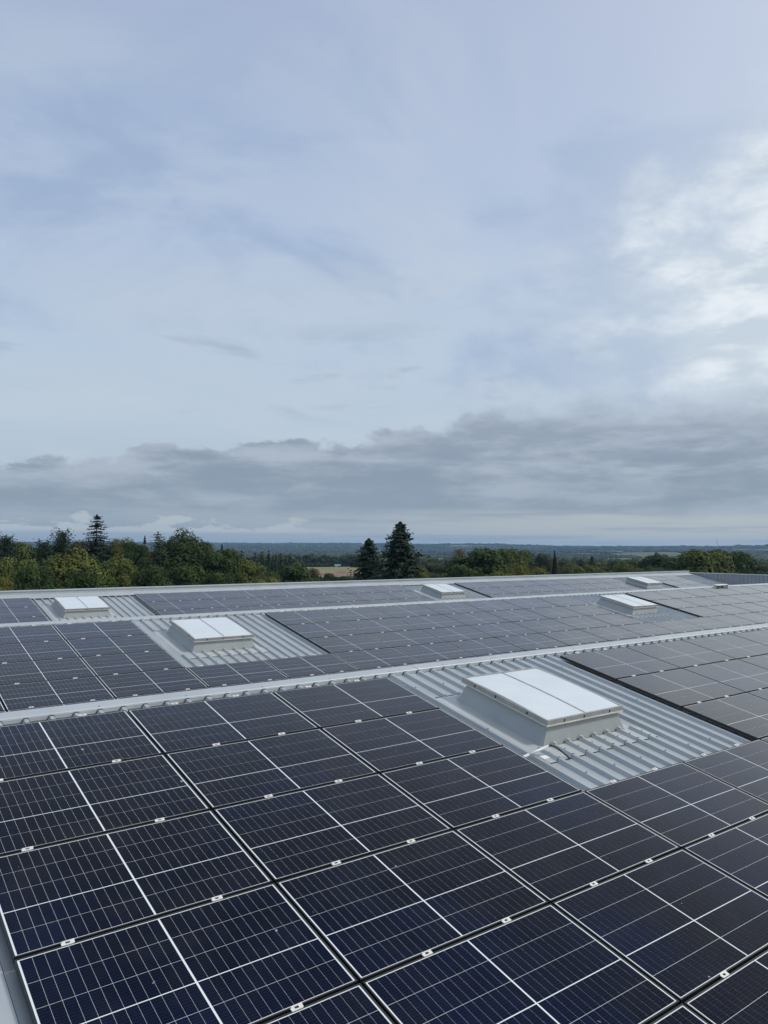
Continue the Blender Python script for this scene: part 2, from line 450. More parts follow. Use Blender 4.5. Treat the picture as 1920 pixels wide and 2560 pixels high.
# far parapet along the last ridge, in lengths
mbp = MB()
y0 = 2 * S
def prof_strip(mb, x0, x1, pts, m=0):
    for (ya, za), (yb, zb) in zip(pts[:-1], pts[1:]):
        mb.quad((x0, ya, za), (x1, ya, za), (x1, yb, zb), (x0, yb, zb), m)
par_prof = [(W3(3, 0, 0.24, -0.056)[1], W3(3, 0, 0.24, -0.056)[2]), (W3(3, 0, 0.20, -0.053)[1], W3(3, 0, 0.20, -0.053)[2]),
            (W3(3, 0, -0.22, -0.03)[1], W3(3, 0, -0.22, -0.03)[2] + 0.0)]
yv = par_prof[-1][0]; zv = par_prof[-1][1]
x = X_LEFT; i = 0
while x < X_RIGHT - 0.1:
    x1 = min(x + 3.1, X_RIGHT + 0.03)
    mb = MB(); prof_strip(mb, x, x1 - 0.003, par_prof)
    bpart('ridge_flashing', mb.mesh('ridge_flashing', [M_cap]))
    mb = MB()
    e = 0.002 * (i % 2)
    prof_strip(mb, x, x1 - 0.003, [(yv + 0.002, zv - 0.01), (yv + 0.002, zv + 0.10 + e)])
    mb.box(x, x1 - 0.003, yv - 0.025, yv + 0.30, zv + 0.10 + e, zv + 0.135 + e)
    bpart('parapet_coping', mb.mesh('parapet_coping', [M_cap]))
    x = x1; i += 1

# gable parapet on the right, trapezoidal cladding inside, coping on top; its height stays level
mb = MB()
zt = 0.0; y = yv + 0.25
yend = -10.0
pitch = 0.25
while y > yend:
    ys = [y, y - 0.10, y - 0.13, y - 0.22, y - 0.25]
    xs = [X_RIGHT, X_RIGHT, X_RIGHT - 0.04, X_RIGHT - 0.04, X_RIGHT]
    for j in range(4):
        mb.quad((xs[j], ys[j], -2.2), (xs[j + 1], ys[j + 1], -2.2), (xs[j + 1], ys[j + 1], zt), (xs[j], ys[j], zt))
    y -= pitch
bpart('parapet_cladding', mb.mesh('parapet_cladding', [M_wallclad]))
y = yv + 0.30
while y > yend:
    mb = MB(); mb.box(X_RIGHT - 0.07, X_RIGHT + 0.28, y - 3.0 + 0.004, y, zt + 0.001, zt + 0.045)
    bpart('parapet_coping', mb.mesh('parapet_coping', [M_cap])); y -= 3.0
# foot flashing where the sheets meet the gable parapet
for k in (1, 2, 3):
    mb = MB()
    mb.quad(W3(k, X_RIGHT - 0.35, SLOPE, -0.05), W3(k, X_RIGHT - 0.03, SLOPE, -0.04), W3(k, X_RIGHT - 0.03, 0.05, -0.04), W3(k, X_RIGHT - 0.35, 0.05, -0.05))
    bpart('gable_flashing', mb.mesh('gable_flashing', [M_cap]))
# outer walls down to the ground
mb = MB()
mb.quad((X_LEFT, -9.5, -12), (X_LEFT, yv + 0.25, -12), (X_LEFT, yv + 0.25, -0.2), (X_LEFT, -9.5, -2.2))
mb.quad((X_LEFT, yv + 0.24, -12), (X_RIGHT + 0.24, yv + 0.24, -12), (X_RIGHT + 0.24, yv + 0.24, zv + 0.10), (X_LEFT, yv + 0.24, zv + 0.10))
mb.quad((X_RIGHT + 0.24, yv + 0.24, -12), (X_RIGHT + 0.24, -10, -12), (X_RIGHT + 0.24, -10, zt), (X_RIGHT + 0.24, yv + 0.24, zt))
bpart('outer_wall', mb.mesh('outer_wall', [M_wallclad]))

# small raised cover on the second ridge, far right
cv = empty('ridge_end_cover', W3(2, 31.9, 0.05, 0.03), (TH, 0, 0))
tag(cv, 'small white box cover open at one end on the farther ridge at right', 'flashing cover')
mb = MB(); mb.box(-0.40, 0.60, -0.20, -0.02, 0.040, 0.052); link('lid', mb.mesh('cover_lid', [M_lip]), cv)
mb = MB()
for xx in (-0.38, -0.10, 0.22, 0.55): mb.box(xx, xx + 0.025, -0.18, -0.05, -0.06, 0.039)
mb.box(-0.36, 0.55, -0.09, -0.07, -0.04, 0.038, 1)
link('bracket', mb.mesh('cover_bracket', [M_curb, M_dark]), cv)

# ------------------------------------------------------------------ skylights
def strip(mb, loop0, loop1, m=0):
    n = len(loop0)
    for i in range(n):
        j = (i + 1) % n
        mb.quad(loop0[i], loop0[j], loop1[j], loop1[i], m)
def rect(x0, x1, y0, y1, z): return [(x0, y0, z), (x1, y0, z), (x1, y1, z), (x0, y1, z)]
SK = {}
def skylight_meshes():
    # local frame: x along the ridge, y up the slope, z off the slope; origin at the curb's centre on the sheet plane + 0.105 = glass level
    mb = MB()
    strip(mb, rect(-0.78, 0.78, -0.785, 0.73, HS + 0.004), rect(-0.655, 0.655, -0.70, 0.69, 0.145))
    SK['curb'] = mb.mesh('curb', [M_curb])
    mb = MB()
    mb.box(-0.732, 0.732, -0.757, 0.757, 0.136, 0.148)
    SK['lip'] = mb.mesh('lip', [M_lip])
    mb = MB()
    a, bb = (0.722, 0.748), 0.026
    ax, ay = a
    mb.box(-ax, ax, -ay, -ay + bb, 0.149, 0.208); mb.box(-ax, ax, ay - bb, ay, 0.149, 0.208)
    mb.box(-ax, -ax + bb, -ay + bb, ay - bb, 0.149, 0.2075); mb.box(ax - bb, ax, -ay + bb, ay - bb, 0.149, 0.2075)
    SK['lid_frame'] = mb.mesh('lid_frame', [M_alu])
    # one bowed pane, used twice
    mb = MB(); nx, ny = 4, 12
    w = ax - bb - 0.004; h = ay - bb - 0.003
    vs = []; fs = []
    for j in range(ny + 1):
        for i in range(nx + 1):
            xx = 0.010 + (w - 0.010) * i / nx; yy = -h + 2 * h * j / ny
            vs.append((xx, yy, 0.201 + 0.012 * (1 - (yy / h) ** 2)))
    for j in range(ny):
        for i in range(nx):
            q = j * (nx + 1) + i; fs.append((q, q + 1, q + nx + 2, q + nx + 1))
    mb.add(vs, fs); SK['pane'] = mb.mesh('pane', [M_pane], True)
    mb = MB()
    for j in range(ny):
        ya, yb = -h + 2 * h * j / ny, -h + 2 * h * (j + 1) / ny
        za, zb = 0.206 + 0.013 * (1 - (ya / h) ** 2), 0.206 + 0.013 * (1 - (yb / h) ** 2)
        mb.quad((-0.012, ya, za), (0.012, ya, za), (0.012, yb, zb), (-0.012, yb, zb))
        mb.quad((-0.012, ya, za - 0.008), (-0.012, ya, za), (-0.012, yb, zb), (-0.012, yb, zb - 0.008))
        mb.quad((0.012, ya, za - 0.008), (0.012, yb, zb - 0.008), (0.012, yb, zb), (0.012, ya, za))
    SK['glazing_bar'] = mb.mesh('glazing_bar', [M_alu])
    mb = MB(); mb.box(-0.010, 0.010, -0.003, 0.003, -0.018, 0.014)
    SK['clip'] = mb.mesh('clip', [M_dark])
    # side and back apron: flat sheet welded round the curb
    mb = MB(); z = HS + 0.006
    mb.quad((-1.01, -0.86, z), (-0.77, -0.86, z), (-0.77, 0.88, z), (-1.01, 0.88, z))
    mb.quad((-1.01, -0.86, z), (-1.01, 0.88, z), (-1.03, 0.88, z - 0.005), (-1.03, -0.86, z - 0.005))
    mb.quad((-0.77, 0.76, z), (0.92, 0.76, z), (0.92, 0.88, z), (-0.77, 0.88, z))
    mb.quad((0.79, -0.86, z), (0.92, -0.86, z), (0.92, 0.76, z), (0.79, 0.76, z))
    SK['apron'] = mb.mesh('apron', [M_apron])
    # small dark turned-up edge at the back left, where the cut rib ends
    mb = MB(); mb.box(-1.03, -0.70, 0.880, 0.890, HS, HS + 0.012); SK['apron_edge'] = mb.mesh('apron_edge', [M_foam])
skylight_meshes()

def front_apron(cx):
    """ribbed front apron whose ribs line up with the roof ribs (every 0.25 m)"""
    mb = MB(); y1, y0 = -0.80, -1.11
    xs = -1.03; xe = 1.03
    z = HS + 0.010; zr = HR + 0.006
    xcs = [i * 0.25 - cx for i in range(int((cx + xs) / 0.25), int((cx + xe) / 0.25) + 2)]
    prof = [(xs, z)]
    for xc in xcs:
        if xc - 0.05 > xs and xc + 0.05 < xe:
            prof += [(xc - 0.045, z), (xc - 0.017, zr), (xc + 0.017, zr), (xc + 0.045, z)]
    prof += [(xe, z)]
    for (xa, za), (xb, zb) in zip(prof[:-1], prof[1:]):
        wv = lambda x, zz: y0 + (0.022 if zz > z + 0.01 else 0.0)
        ya0, yb0 = wv(xa, za), wv(xb, zb)
        mb.quad((xa, ya0, za), (xb, yb0, zb), (xb, y1, zb), (xa, y1, za))
        mb.quad((xa, ya0 - 0.005, HS if za == z else HR + 0.001), (xb, yb0 - 0.010, HS if zb == z else HR + 0.001), (xb, yb0, zb), (xa, ya0, za), 1)
    return mb.mesh('front_apron', [M_apron, M_foam]), [xc for xc in xcs if -0.75 < xc < 0.80]

def skylight(k, cx, label, detail=False):
    t_ = empty('skylight', W3(k, cx, 1.82, 0), (TH, 0, 0))
    tag(t_, label, 'skylight', 'skylights let into the metal roof')
    for nme in ('curb', 'lip', 'lid_frame', 'apron', 'apron_edge', 'glazing_bar'):
        link(nme, SK[nme], t_)
    link('pane', SK['pane'], t_); link('pane', SK['pane'], t_, rot=(0, 0, pi))
    me, xcs = front_apron(cx)
    link('front_apron', me, t_)
    for yy in (-0.42, 0.12, 0.50): link('clip', SK['clip'], t_, (-0.724, yy, 0.178), (0, 0, pi / 2))
    for xx in (-0.42, -0.05, 0.45): link('clip', SK['clip'], t_, (xx, -0.750, 0.178))
    mb = MB()
    for xc in xcs: mb.box(xc - 0.018, xc + 0.018, -0.835, -0.79, HR + 0.007, HR + 0.022)
    link('rib_closure', mb.mesh('rib_closure', [M_apron]), t_)
    mb = MB()
    for xc in xcs + [1.0 - (cx + 1.0) % 0.25]:
        mb.cyl((xc, -0.97, HR + 0.006), (xc, -0.97, HR + 0.016), 0.010, 0.008, 6)
    link('screw', mb.mesh('screw', [M_screw]), t_)['kind'] = 'stuff'
    return t_
skylight(1, BAYS[1][0][2], 'large nearest skylight with white panes on a grey sloped curb, conduit beside it')
skylight(2, BAYS[2][0][2], 'white paned skylight on the middle roof slope at left, second nearest')
skylight(2, BAYS[2][1][2], 'white paned skylight on the middle roof slope at right')
skylight(3, BAYS[3][0][2], 'white paned skylight on the farthest slope at the far left')
skylight(3, BAYS[3][1][2], 'white paned skylight on the farthest slope near the two dark spruces')
skylight(3, BAYS[3][2][2], 'smallest looking skylight on the farthest slope at right near the gable wall')

# fasteners through the rib tops in the open bays
for k in (1, 2):
    for (b0, b1, c_) in BAYS[k][:1 if k == 1 else 2]:
        mb = MB()
        for s_ in (0.62, 2.02, 3.30):
            i = int(b0 / 0.25) + 1
            while i * 0.25 < b1 - 0.1:
                x_ = i * 0.25
                if i % 2 == (k + int(s_)) % 2 and not (c_ - 1.1 < x_ < c_ + 0.95 and 0.9 < s_ < 3.0):
                    mb.cyl(W3(k, x_, s_, HR), W3(k, x_, s_, HR + 0.004), 0.013, 0.013, 8)
                    mb.cyl(W3(k, x_, s_, HR + 0.004), W3(k, x_, s_, HR + 0.015), 0.007, 0.006, 6)
                i += 1
        bpart('roof_screw', mb.mesh('roof_screw', [M_screw]))['kind'] = 'stuff'

# conduit, cable and sticker beside the near skylight
c0 = empty('conduit_pipe', W3(1, 5.5, 2.80, -0.03))
tag(c0, 'pale grey plastic conduit pipe coming from under a panel to the near skylight', 'pipe')
o0 = Vector(W3(1, 5.5, 2.80, -0.03))
mb = MB(); p_ = [Vector(W3(1, 5.36, 2.82, -0.045)) - o0, Vector(W3(1, 5.62, 2.79, -0.02)) - o0, Vector(W3(1, 5.97, 2.765, 0.012)) - o0]
mb.tube(p_, 0.016, 10); link('tube', mb.mesh('tube', [M_pipe], True), c0)
mb = MB(); mb.cyl(p_[-1], p_[-1] + (p_[-1] - p_[-2]).normalized() * 0.004, 0.0125, 0.0125, 8); link('tube_mouth', mb.mesh('tube_mouth', [M_cable]), c0)
c1 = empty('black_cable', W3(1, 5.97, 2.77, 0.0))
tag(c1, 'black cable looping out of the conduit pipe onto the front apron', 'cable')
o1 = Vector(W3(1, 5.97, 2.77, 0.0)); pts = []
for i in range(13):
    q = i / 12
    pts.append(Vector(W3(1, 5.95 + 0.22 * q ** 0.9, 2.77 + 0.17 * q ** 1.6, 0.012 + 0.03 * sin(pi * q) * (1 - q) - 0.105 * q ** 1.8)) - o1)
mb = MB(); mb.tube(pts, 0.009, 8); link('cord', mb.mesh('cord', [M_cable], True), c1)
c2 = MB(); c2.box(-0.05, 0.05, -0.035, 0.035, 0, 0.002)
c2o = link('sticker', c2.mesh('sticker', [M_sticker]), None, W3(1, 5.90, 2.80, HS + 0.012), (TH, 0, 0))
tag(c2o, 'blank white sticker on the front apron below the conduit pipe', 'sticker')

# ------------------------------------------------------------------ solar panels
LIP = 0.011
def frame_mesh():
    mb = MB(); w, h = PW / 2, PH / 2
    t_, z1, z0 = LIP, 0.0, -0.040
    outer_t, inner_t = rect(-w, w, -h, h, z1), rect(-w + t_, w - t_, -h + t_, h - t_, z1)
    outer_b, inner_b = rect(-w, w, -h, h, z0), rect(-w + t_, w - t_, -h + t_, h - t_, -0.004)
    strip(mb, outer_t, inner_t); strip(mb, outer_b, outer_t); strip(mb, inner_t, inner_b)
    ib2 = rect(-w + 0.03, w - 0.03, -h + 0.03, h - 0.03, z0)
    strip(mb, ib2, outer_b)
    return mb.mesh('frame', [M_frame])
ME_frame = frame_mesh()
mb = MB(); w, h = PW / 2 - LIP, PH / 2 - LIP
mb.box(-w, w, -h, h, -0.008, -0.0035); ME_back = mb.mesh('backsheet', [M_back])
CW, CH = 0.0706, 0.2112
GX, GY = 0.0062, 0.0055
def ycen(j):                  # cell row centres from the top; a wider joint after the third row
    y = PH / 2 - LIP - 0.0060 - CH * (j + 0.5)
    return y - (GY if j >= 3 else 0.0)
mb = MB(); mb.box(-CW / 2 + 0.0010, CW / 2 - 0.0010, -CH / 2 + 0.0014, CH / 2 - 0.0014, -0.0034, -0.0026, bottom=False)
ME_cell = mb.mesh('solar_cell', [M_cell])
mb = MB(); mb.box(-CW * 6, CW * 6, -CH / 2 + 0.0024, CH / 2 - 0.0024, -0.0034, -0.0026, bottom=False)
ME_str = mb.mesh('cell_string', [M_string])
# clamp: two jaws, a recessed web and a bolt
mb = MB()
mb.box(-0.034, 0.042, 0.009, 0.019, 0.0005, 0.006); mb.box(-0.042, 0.034, -0.019, -0.009, 0.0005, 0.006)
mb.box(-0.040, -0.014, -0.010, 0.010, -0.003, 0.003); mb.box(0.014, 0.040, -0.010, 0.010, -0.003, 0.003)
mb.box(-0.014, 0.014, -0.010, 0.010, -0.016, -0.012, 1); mb.cyl((0, 0, -0.012), (0, 0, -0.003), 0.0065, 0.0065, 6, 1)
ME_clamp = mb.mesh('clamp', [M_clamp, M_dark])
mb = MB(); mb.box(-0.035, 0.035, -0.15, 0.15, HR + 0.001, -0.0405); ME_rail = mb.mesh('mounting_rail', [M_rail])
mb = MB(); mb.box(-0.035, 0.035, -0.10, 0.125, HR + 0.001, -0.0405); ME_rail_top = mb.mesh('mounting_rail', [M_clamp])

ORD = ['first', 'second', 'third', 'fourth', 'fifth', 'sixth', 'seventh', 'eighth', 'ninth', 'tenth', 'eleventh', 'twelfth']
SLN = {1: 'nearest', 2: 'middle', 3: 'farthest'}
def panel(k, X0, r, label, cells, top_clamps, pitch):
    s = D0 + (r + 0.5) * PY
    loc = Vector(W3(k, X0 + PX / 2 - 0.0 if pitch is None else X0 + pitch / 2, s, 0))
    jig = (rnd.uniform(-1, 1) * 0.002, rnd.uniform(-1, 1) * 0.002, rnd.uniform(-1, 1) * 0.0006)
    P_ = empty('solar_panel', loc, (TH + jig[0], jig[1], jig[2]))
    tag(P_, label, 'solar panel', 'solar panels on the saw-tooth roof')
    link('frame', ME_frame, P_)
    bk = link('backsheet', ME_back, P_)
    for j in range(5):
        for hf in (-1, 1):
            if cells:
                for i in range(12):
                    link('solar_cell', ME_cell, bk, (hf * (GX + CW * (i + 0.5)), ycen(j), 0))
            else:
                link('cell_string', ME_str, bk, (hf * (GX + CW * 6), ycen(j), 0))
    for off in (0.44, 1.30):
        xc = round((X0 + off) / 0.25) * 0.25 - loc.x
        link('clamp', ME_clamp, P_, (xc, -PY / 2, 0))
        link('mounting_rail', ME_rail, P_, (xc, -PY / 2, 0))
        if top_clamps:
            link('clamp', ME_clamp, P_, (xc, PY / 2, 0))
            link('mounting_rail', ME_rail_top, P_, (xc, PY / 2 - 0.12, 0))

def proj(Pw):
    v = Pw - Vector((-0.8936, -8.6479, 1.7043))
    z = v.dot(cf)
    if z < 0.2: return None
    return 960 + 1920.16 * v.dot(cr) / z, 1280 + 1920.16 * v.dot(cd) / z

def in_view(k, X0, r, mgn):
    us = []
    for a in (0, 0.5, 1):
        for c_ in (0, 0.5, 1):
            q = proj(Vector(W3(k, X0 + a * PX, D0 + (r + c_) * PY)))
            if q is not None and -mgn < q[0] < 1920 + mgn and q[1] < 2560 + mgn: return True
    return False

ROWN = {1: 7, 2: 5, 3: 4}
# blocks of columns per span: (left edge, pitch, number, rows from, phrase)
X1, X2, X3 = 0.182, 3.645, 5.361
BL = {
 1: [(X1, PX, 3, 0, 'left of near skylight', -1), (X1 + 3 * PX, PX, 2, 3, 'below near skylight', 0), (X1 + 5 * PX, PX, 7, 0, 'right of near skylight', 1)],
 2: [(X2 - 2 * PX, PX, 3, 0, 'left of left skylight', -1), (X2 + PX, PX, 2, 3, 'below left skylight', 0), (X2 + 3 * PX, PX, 7, 0, 'right of left skylight', 1),
     (X2 + 10 * PX, 1.765, 2, 3, 'below right skylight', 0), (24.75, PX, 9, 0, 'right of right skylight', 1)],
 3: [(X3 - 3 * PX, PX, 3, 0, 'left of far left skylight', -1), (X3, PX, 2, 3, 'below far left skylight', 0), (X3 + 2 * PX, PX, 7, 0, 'right of far left skylight', 1),
     (X3 + 9 * PX, 1.765, 2, 3, 'below middle far skylight', 0), (24.78, 1.765, 7, 0, 'right of middle far skylight', 1),
     (40.15, 1.765, 2, 0, 'right of far right skylight', 1)],
}
npan = 0
for k in (1, 2, 3):
    for (bx, pitch, ncol, r0, phrase, side) in BL[k]:
        for r in range(r0, ROWN[k]):
            for c_ in range(ncol):
                X0 = bx + c_ * pitch
                if not in_view(k, X0, r, 420): continue
                if side == -1: cn = ORD[ncol - 1 - c_] + ' column'
                elif side == 1: cn = ORD[c_] + ' column'
                else: cn = ('left column', 'right column')[c_]
                lab = 'solar panel, %s slope, %s row from ridge, %s %s' % (SLN[k], ORD[r], cn, phrase)
                panel(k, X0, r, lab, k == 1 and in_view(1, X0, r, 10), r == r0, pitch)
                npan += 1
print('panels', npan)

# ------------------------------------------------------------------ terrain
def vnoise(x, y, seed=0):
    xi = np.floor(x).astype(np.int64); yi = np.floor(y).astype(np.int64)
    fx = x - xi; fy = y - yi
    fx = fx * fx * (3 - 2 * fx); fy = fy * fy * (3 - 2 * fy)
    def hsh(a, b):
        n = (a * 374761393 + b * 668265263 + seed * 1442695041) & 0x7fffffff
        n = ((n ^ (n >> 13)) * 1274126177) & 0x7fffffff
        return ((n ^ (n >> 16)) & 0xffff) / 65535.0
    a = hsh(xi, yi); b_ = hsh(xi + 1, yi); c = hsh(xi, yi + 1); d = hsh(xi + 1, yi + 1)
    return (a * (1 - fx) + b_ * fx) * (1 - fy) + (c * (1 - fx) + d * fx) * fy
def fbm(x, y, oct=4, seed=0):
    s = 0.0; a = 0.5
    for i in range(oct):
        s = s + a * (vnoise(x * 2 ** i, y * 2 ** i, seed + i) - 0.5); a *= 0.5
    return s
KR = np.array([0, 60, 600, 1000, 1150, 1800, 2600, 3400, 4300, 5200, 6300, 7600, 9300, 10500, 12500.])
KZ = np.array([-12, -12, -24.6, -25.0, -29, -52, -60, -57, -46, -38, -30, -12, 4, -40, -90.])
def ground_z(x, y):
    x = np.asarray(x, float); y = np.asarray(y, float)
    r = np.hypot(x, y)
    z = np.interp(r, KR, KZ)
    az = np.degrees(np.arctan2(x, y))
    am = np.interp(r, [0, 1100, 2200, 4500, 7000, 9500, 12500], [0, 0, 14, 42, 58, 52, 20])
    z = z + am * fbm(x / 1500.0 + 3.3, y / 1500.0 + 8.1, 4, 5) * 1.25
    left = 1 / (1 + np.exp((az - 33) / 5.0))
    z = z + np.interp(r, [6000, 9000, 10500, 12500], [0, 1, 0.3, 0]) * (26 * left + 12)
    return z
def az_of(px): return 37.165 + math.degrees(math.atan((px - 960) / 1920))
def polar(azd, r): return (r * sin(rad(azd)), r * cos(rad(azd)))

azs = np.concatenate([np.arange(-180, -6, 6.0), np.arange(-6, 82, 0.35), np.arange(82, 180, 6.0)])
rs = np.concatenate([[0.0], np.geomspace(40, 12500, 120)])
A, Rr = np.meshgrid(np.radians(azs), rs)
gx, gy = Rr * np.sin(A), Rr * np.cos(A)
gz = ground_z(gx, gy)
na, nr_ = len(azs), len(rs)
verts = np.stack([gx, gy, gz], -1).reshape(-1, 3)
i, j = np.meshgrid(np.arange(na), np.arange(nr_ - 1))
i2 = (i + 1) % na
quads = np.stack([j * na + i, j * na + i2, (j + 1) * na + i2, (j + 1) * na + i], -1).reshape(-1, 4)
def np_mesh(name, V, F, mats, smooth=False):
    me = bpy.data.meshes.new(name)
    V = np.asarray(V, np.float32); F = np.asarray(F, np.int32); n = F.shape[1]
    me.vertices.add(len(V)); me.vertices.foreach_set('co', V.ravel())
    me.loops.add(F.size); me.loops.foreach_set('vertex_index', F.ravel())
    me.polygons.add(len(F)); me.polygons.foreach_set('loop_start', np.arange(len(F), dtype=np.int32) * n)
    me.polygons.foreach_set('loop_total', np.full(len(F), n, np.int32))
    for m in mats: me.materials.append(m)
    me.update(calc_edges=True); me.validate()
    if smooth: me.polygons.foreach_set('use_smooth', np.ones(len(F), bool))
    return me
m, t, b = mat('woodland_floor'); M_ground = m
g = t.n('ShaderNodeNewGeometry'); p = g.outputs['Position']
a1 = t.noise(p, 0.004, 6, 0.62); a2 = t.noise(p, 0.05, 5, 0.7); a3 = t.noise(t.mapping(p, (1, 1, 1), (900, 40, 0)), 0.0016, 3, 0.5)
c = t.mix(t.ramp01(a2, 0.3, 0.7), (0.020, 0.030, 0.012, 1), (0.045, 0.058, 0.022, 1))
ln = t.n('ShaderNodeVectorMath', operation='LENGTH'); t.link(p, ln.inputs[0])
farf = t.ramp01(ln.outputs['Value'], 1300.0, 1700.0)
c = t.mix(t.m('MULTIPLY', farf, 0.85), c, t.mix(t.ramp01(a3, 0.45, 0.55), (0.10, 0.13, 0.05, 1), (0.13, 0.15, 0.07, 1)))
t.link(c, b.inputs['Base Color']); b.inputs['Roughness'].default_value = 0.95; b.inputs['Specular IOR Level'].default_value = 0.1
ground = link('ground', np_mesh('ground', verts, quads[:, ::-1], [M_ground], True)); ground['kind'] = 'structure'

def field(name, px0, px1, r0, r1, mt, lift=0.35, wob=6, nj=14):
    n = 26; vs = []
    for jj in range(nj + 1):
        for ii in range(n + 1):
            a_ = az_of(px0) + (az_of(px1) - az_of(px0)) * ii / n
            rr = r0 + (r1 - r0) * jj / nj
            if jj in (0, nj): rr += wob * sin(ii * 1.7) * 0.5 + wob * sin(ii * 0.6 + 1)
            x_, y_ = polar(a_, rr); vs.append((x_, y_, float(ground_z(x_, y_)) + lift))
    fs = [(jj * (n + 1) + ii, jj * (n + 1) + ii + 1, (jj + 1) * (n + 1) + ii + 1, (jj + 1) * (n + 1) + ii) for jj in range(nj) for ii in range(n)]
    me = bpy.data.meshes.new(name); me.from_pydata(vs, [], fs); me.materials.append(mt); me.update()
    o = link(name, me); o['kind'] = 'structure'; return o
m, t, b = mat('dry_pasture'); M_field = m
g = t.n('ShaderNodeNewGeometry'); p = g.outputs['Position']
x_, y_ = polar(az_of(820), 640)
dist = t.n('ShaderNodeVectorMath', operation='DISTANCE'); t.link(t.mapping(p, (1, 1, 0)), dist.inputs[0]); dist.inputs[1].default_value = (x_, y_, 0)
b1 = t.noise(p, 0.018, 6, 0.65); b2 = t.noise(p, 0.12, 5, 0.7); b3 = t.noise(t.mapping(p, (1, 1, 1), (50, 9, 0)), 0.045, 4, 0.6)
c = t.mix(t.ramp01(b1, 0.35, 0.65), (0.155, 0.165, 0.072, 1), (0.215, 0.205, 0.105, 1))
c = t.mix(t.m('MULTIPLY', t.ramp01(b2, 0.5, 0.75), 0.3), c, (0.10, 0.12, 0.05, 1))
ed = t.m('ADD', t.m('DIVIDE', dist.outputs['Value'], 130.0), t.m('MULTIPLY', t.m('SUBTRACT', b1, 0.5), 1.8))
c = t.mix(t.ramp01(ed, 1.35, 0.9), c, t.mix(t.ramp01(b3, 0.42, 0.56), (0.145, 0.075, 0.055, 1), (0.27, 0.215, 0.165, 1)))
t.link(c, b.inputs['Base Color']); b.inputs['Roughness'].default_value = 0.95; b.inputs['Specular IOR Level'].default_value = 0.1
M_gfield = plain('green_field', (0.17, 0.22, 0.08, 1), 0.95, spec=0.1, scale=0.02, var=0.2)
M_pfield = plain('pale_stubble', (0.27, 0.28, 0.19, 1), 0.95, spec=0.1, scale=0.02, var=0.15)
field('pasture', 700, 925, 560, 1000, M_field, 0.3)
FARF = [(1055, 1150, 2700, 3350, M_gfield), (1395, 1560, 1680, 1830, M_pfield), (1815, 1850, 2900, 3150, M_gfield), (1890, 1915, 1500, 1600, M_gfield),
        (1210, 1330, 2050, 2180, M_pfield), (1640, 1700, 3600, 3800, M_gfield), (575, 640, 3900, 4050, M_pfield)]
for q in FARF: field('far_field', q[0], q[1], q[2], q[3], q[4], 4.0, 15, 8)

# ------------------------------------------------------------------ foliage materials
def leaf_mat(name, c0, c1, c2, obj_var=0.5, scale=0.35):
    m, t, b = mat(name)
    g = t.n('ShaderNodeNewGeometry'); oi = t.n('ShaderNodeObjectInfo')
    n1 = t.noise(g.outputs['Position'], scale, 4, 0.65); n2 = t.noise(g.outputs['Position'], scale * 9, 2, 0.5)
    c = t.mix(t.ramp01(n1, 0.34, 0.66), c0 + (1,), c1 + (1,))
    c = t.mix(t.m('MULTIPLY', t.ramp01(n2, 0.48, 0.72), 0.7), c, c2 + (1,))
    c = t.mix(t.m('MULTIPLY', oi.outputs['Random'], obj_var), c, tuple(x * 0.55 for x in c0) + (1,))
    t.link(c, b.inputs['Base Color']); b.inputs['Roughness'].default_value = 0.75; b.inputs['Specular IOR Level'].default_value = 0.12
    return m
LM = {
 'green': leaf_mat('leaves_green', (0.026, 0.048, 0.016), (0.058, 0.092, 0.027), (0.105, 0.138, 0.040), 0.32),
 'olive': leaf_mat('leaves_olive', (0.055, 0.078, 0.022), (0.108, 0.136, 0.035), (0.170, 0.185, 0.052), 0.3),
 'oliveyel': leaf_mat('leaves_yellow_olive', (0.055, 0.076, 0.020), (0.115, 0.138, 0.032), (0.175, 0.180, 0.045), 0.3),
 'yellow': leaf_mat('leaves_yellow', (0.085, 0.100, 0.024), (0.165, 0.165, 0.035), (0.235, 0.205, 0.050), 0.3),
 'brown': leaf_mat('leaves_brown', (0.055, 0.050, 0.026), (0.095, 0.080, 0.038), (0.130, 0.105, 0.045), 0.3),
 'greygreen': leaf_mat('leaves_grey_green', (0.045, 0.060, 0.034), (0.075, 0.090, 0.045), (0.100, 0.110, 0.055), 0.4),
 'bare': leaf_mat('leaves_tan', (0.120, 0.095, 0.055), (0.170, 0.130, 0.075), (0.205, 0.160, 0.100), 0.2),
 'conifer': leaf_mat('needles_dark', (0.012, 0.024, 0.015), (0.022, 0.040, 0.022), (0.040, 0.062, 0.032), 0.3),
 'spruce': leaf_mat('needles_blue_green', (0.012, 0.025, 0.017), (0.024, 0.043, 0.027), (0.046, 0.068, 0.040), 0.1, 0.9),
 'larch': leaf_mat('needles_brown', (0.050, 0.042, 0.022), (0.085, 0.068, 0.032), (0.110, 0.090, 0.040), 0.2),
 'cypress': leaf_mat('cypress_brown', (0.020, 0.020, 0.012), (0.036, 0.032, 0.018), (0.050, 0.042, 0.024), 0.1),
}
M_bark = plain('bark', (0.075, 0.062, 0.048, 1), 0.9, spec=0.1, scale=1.5, var=0.3)

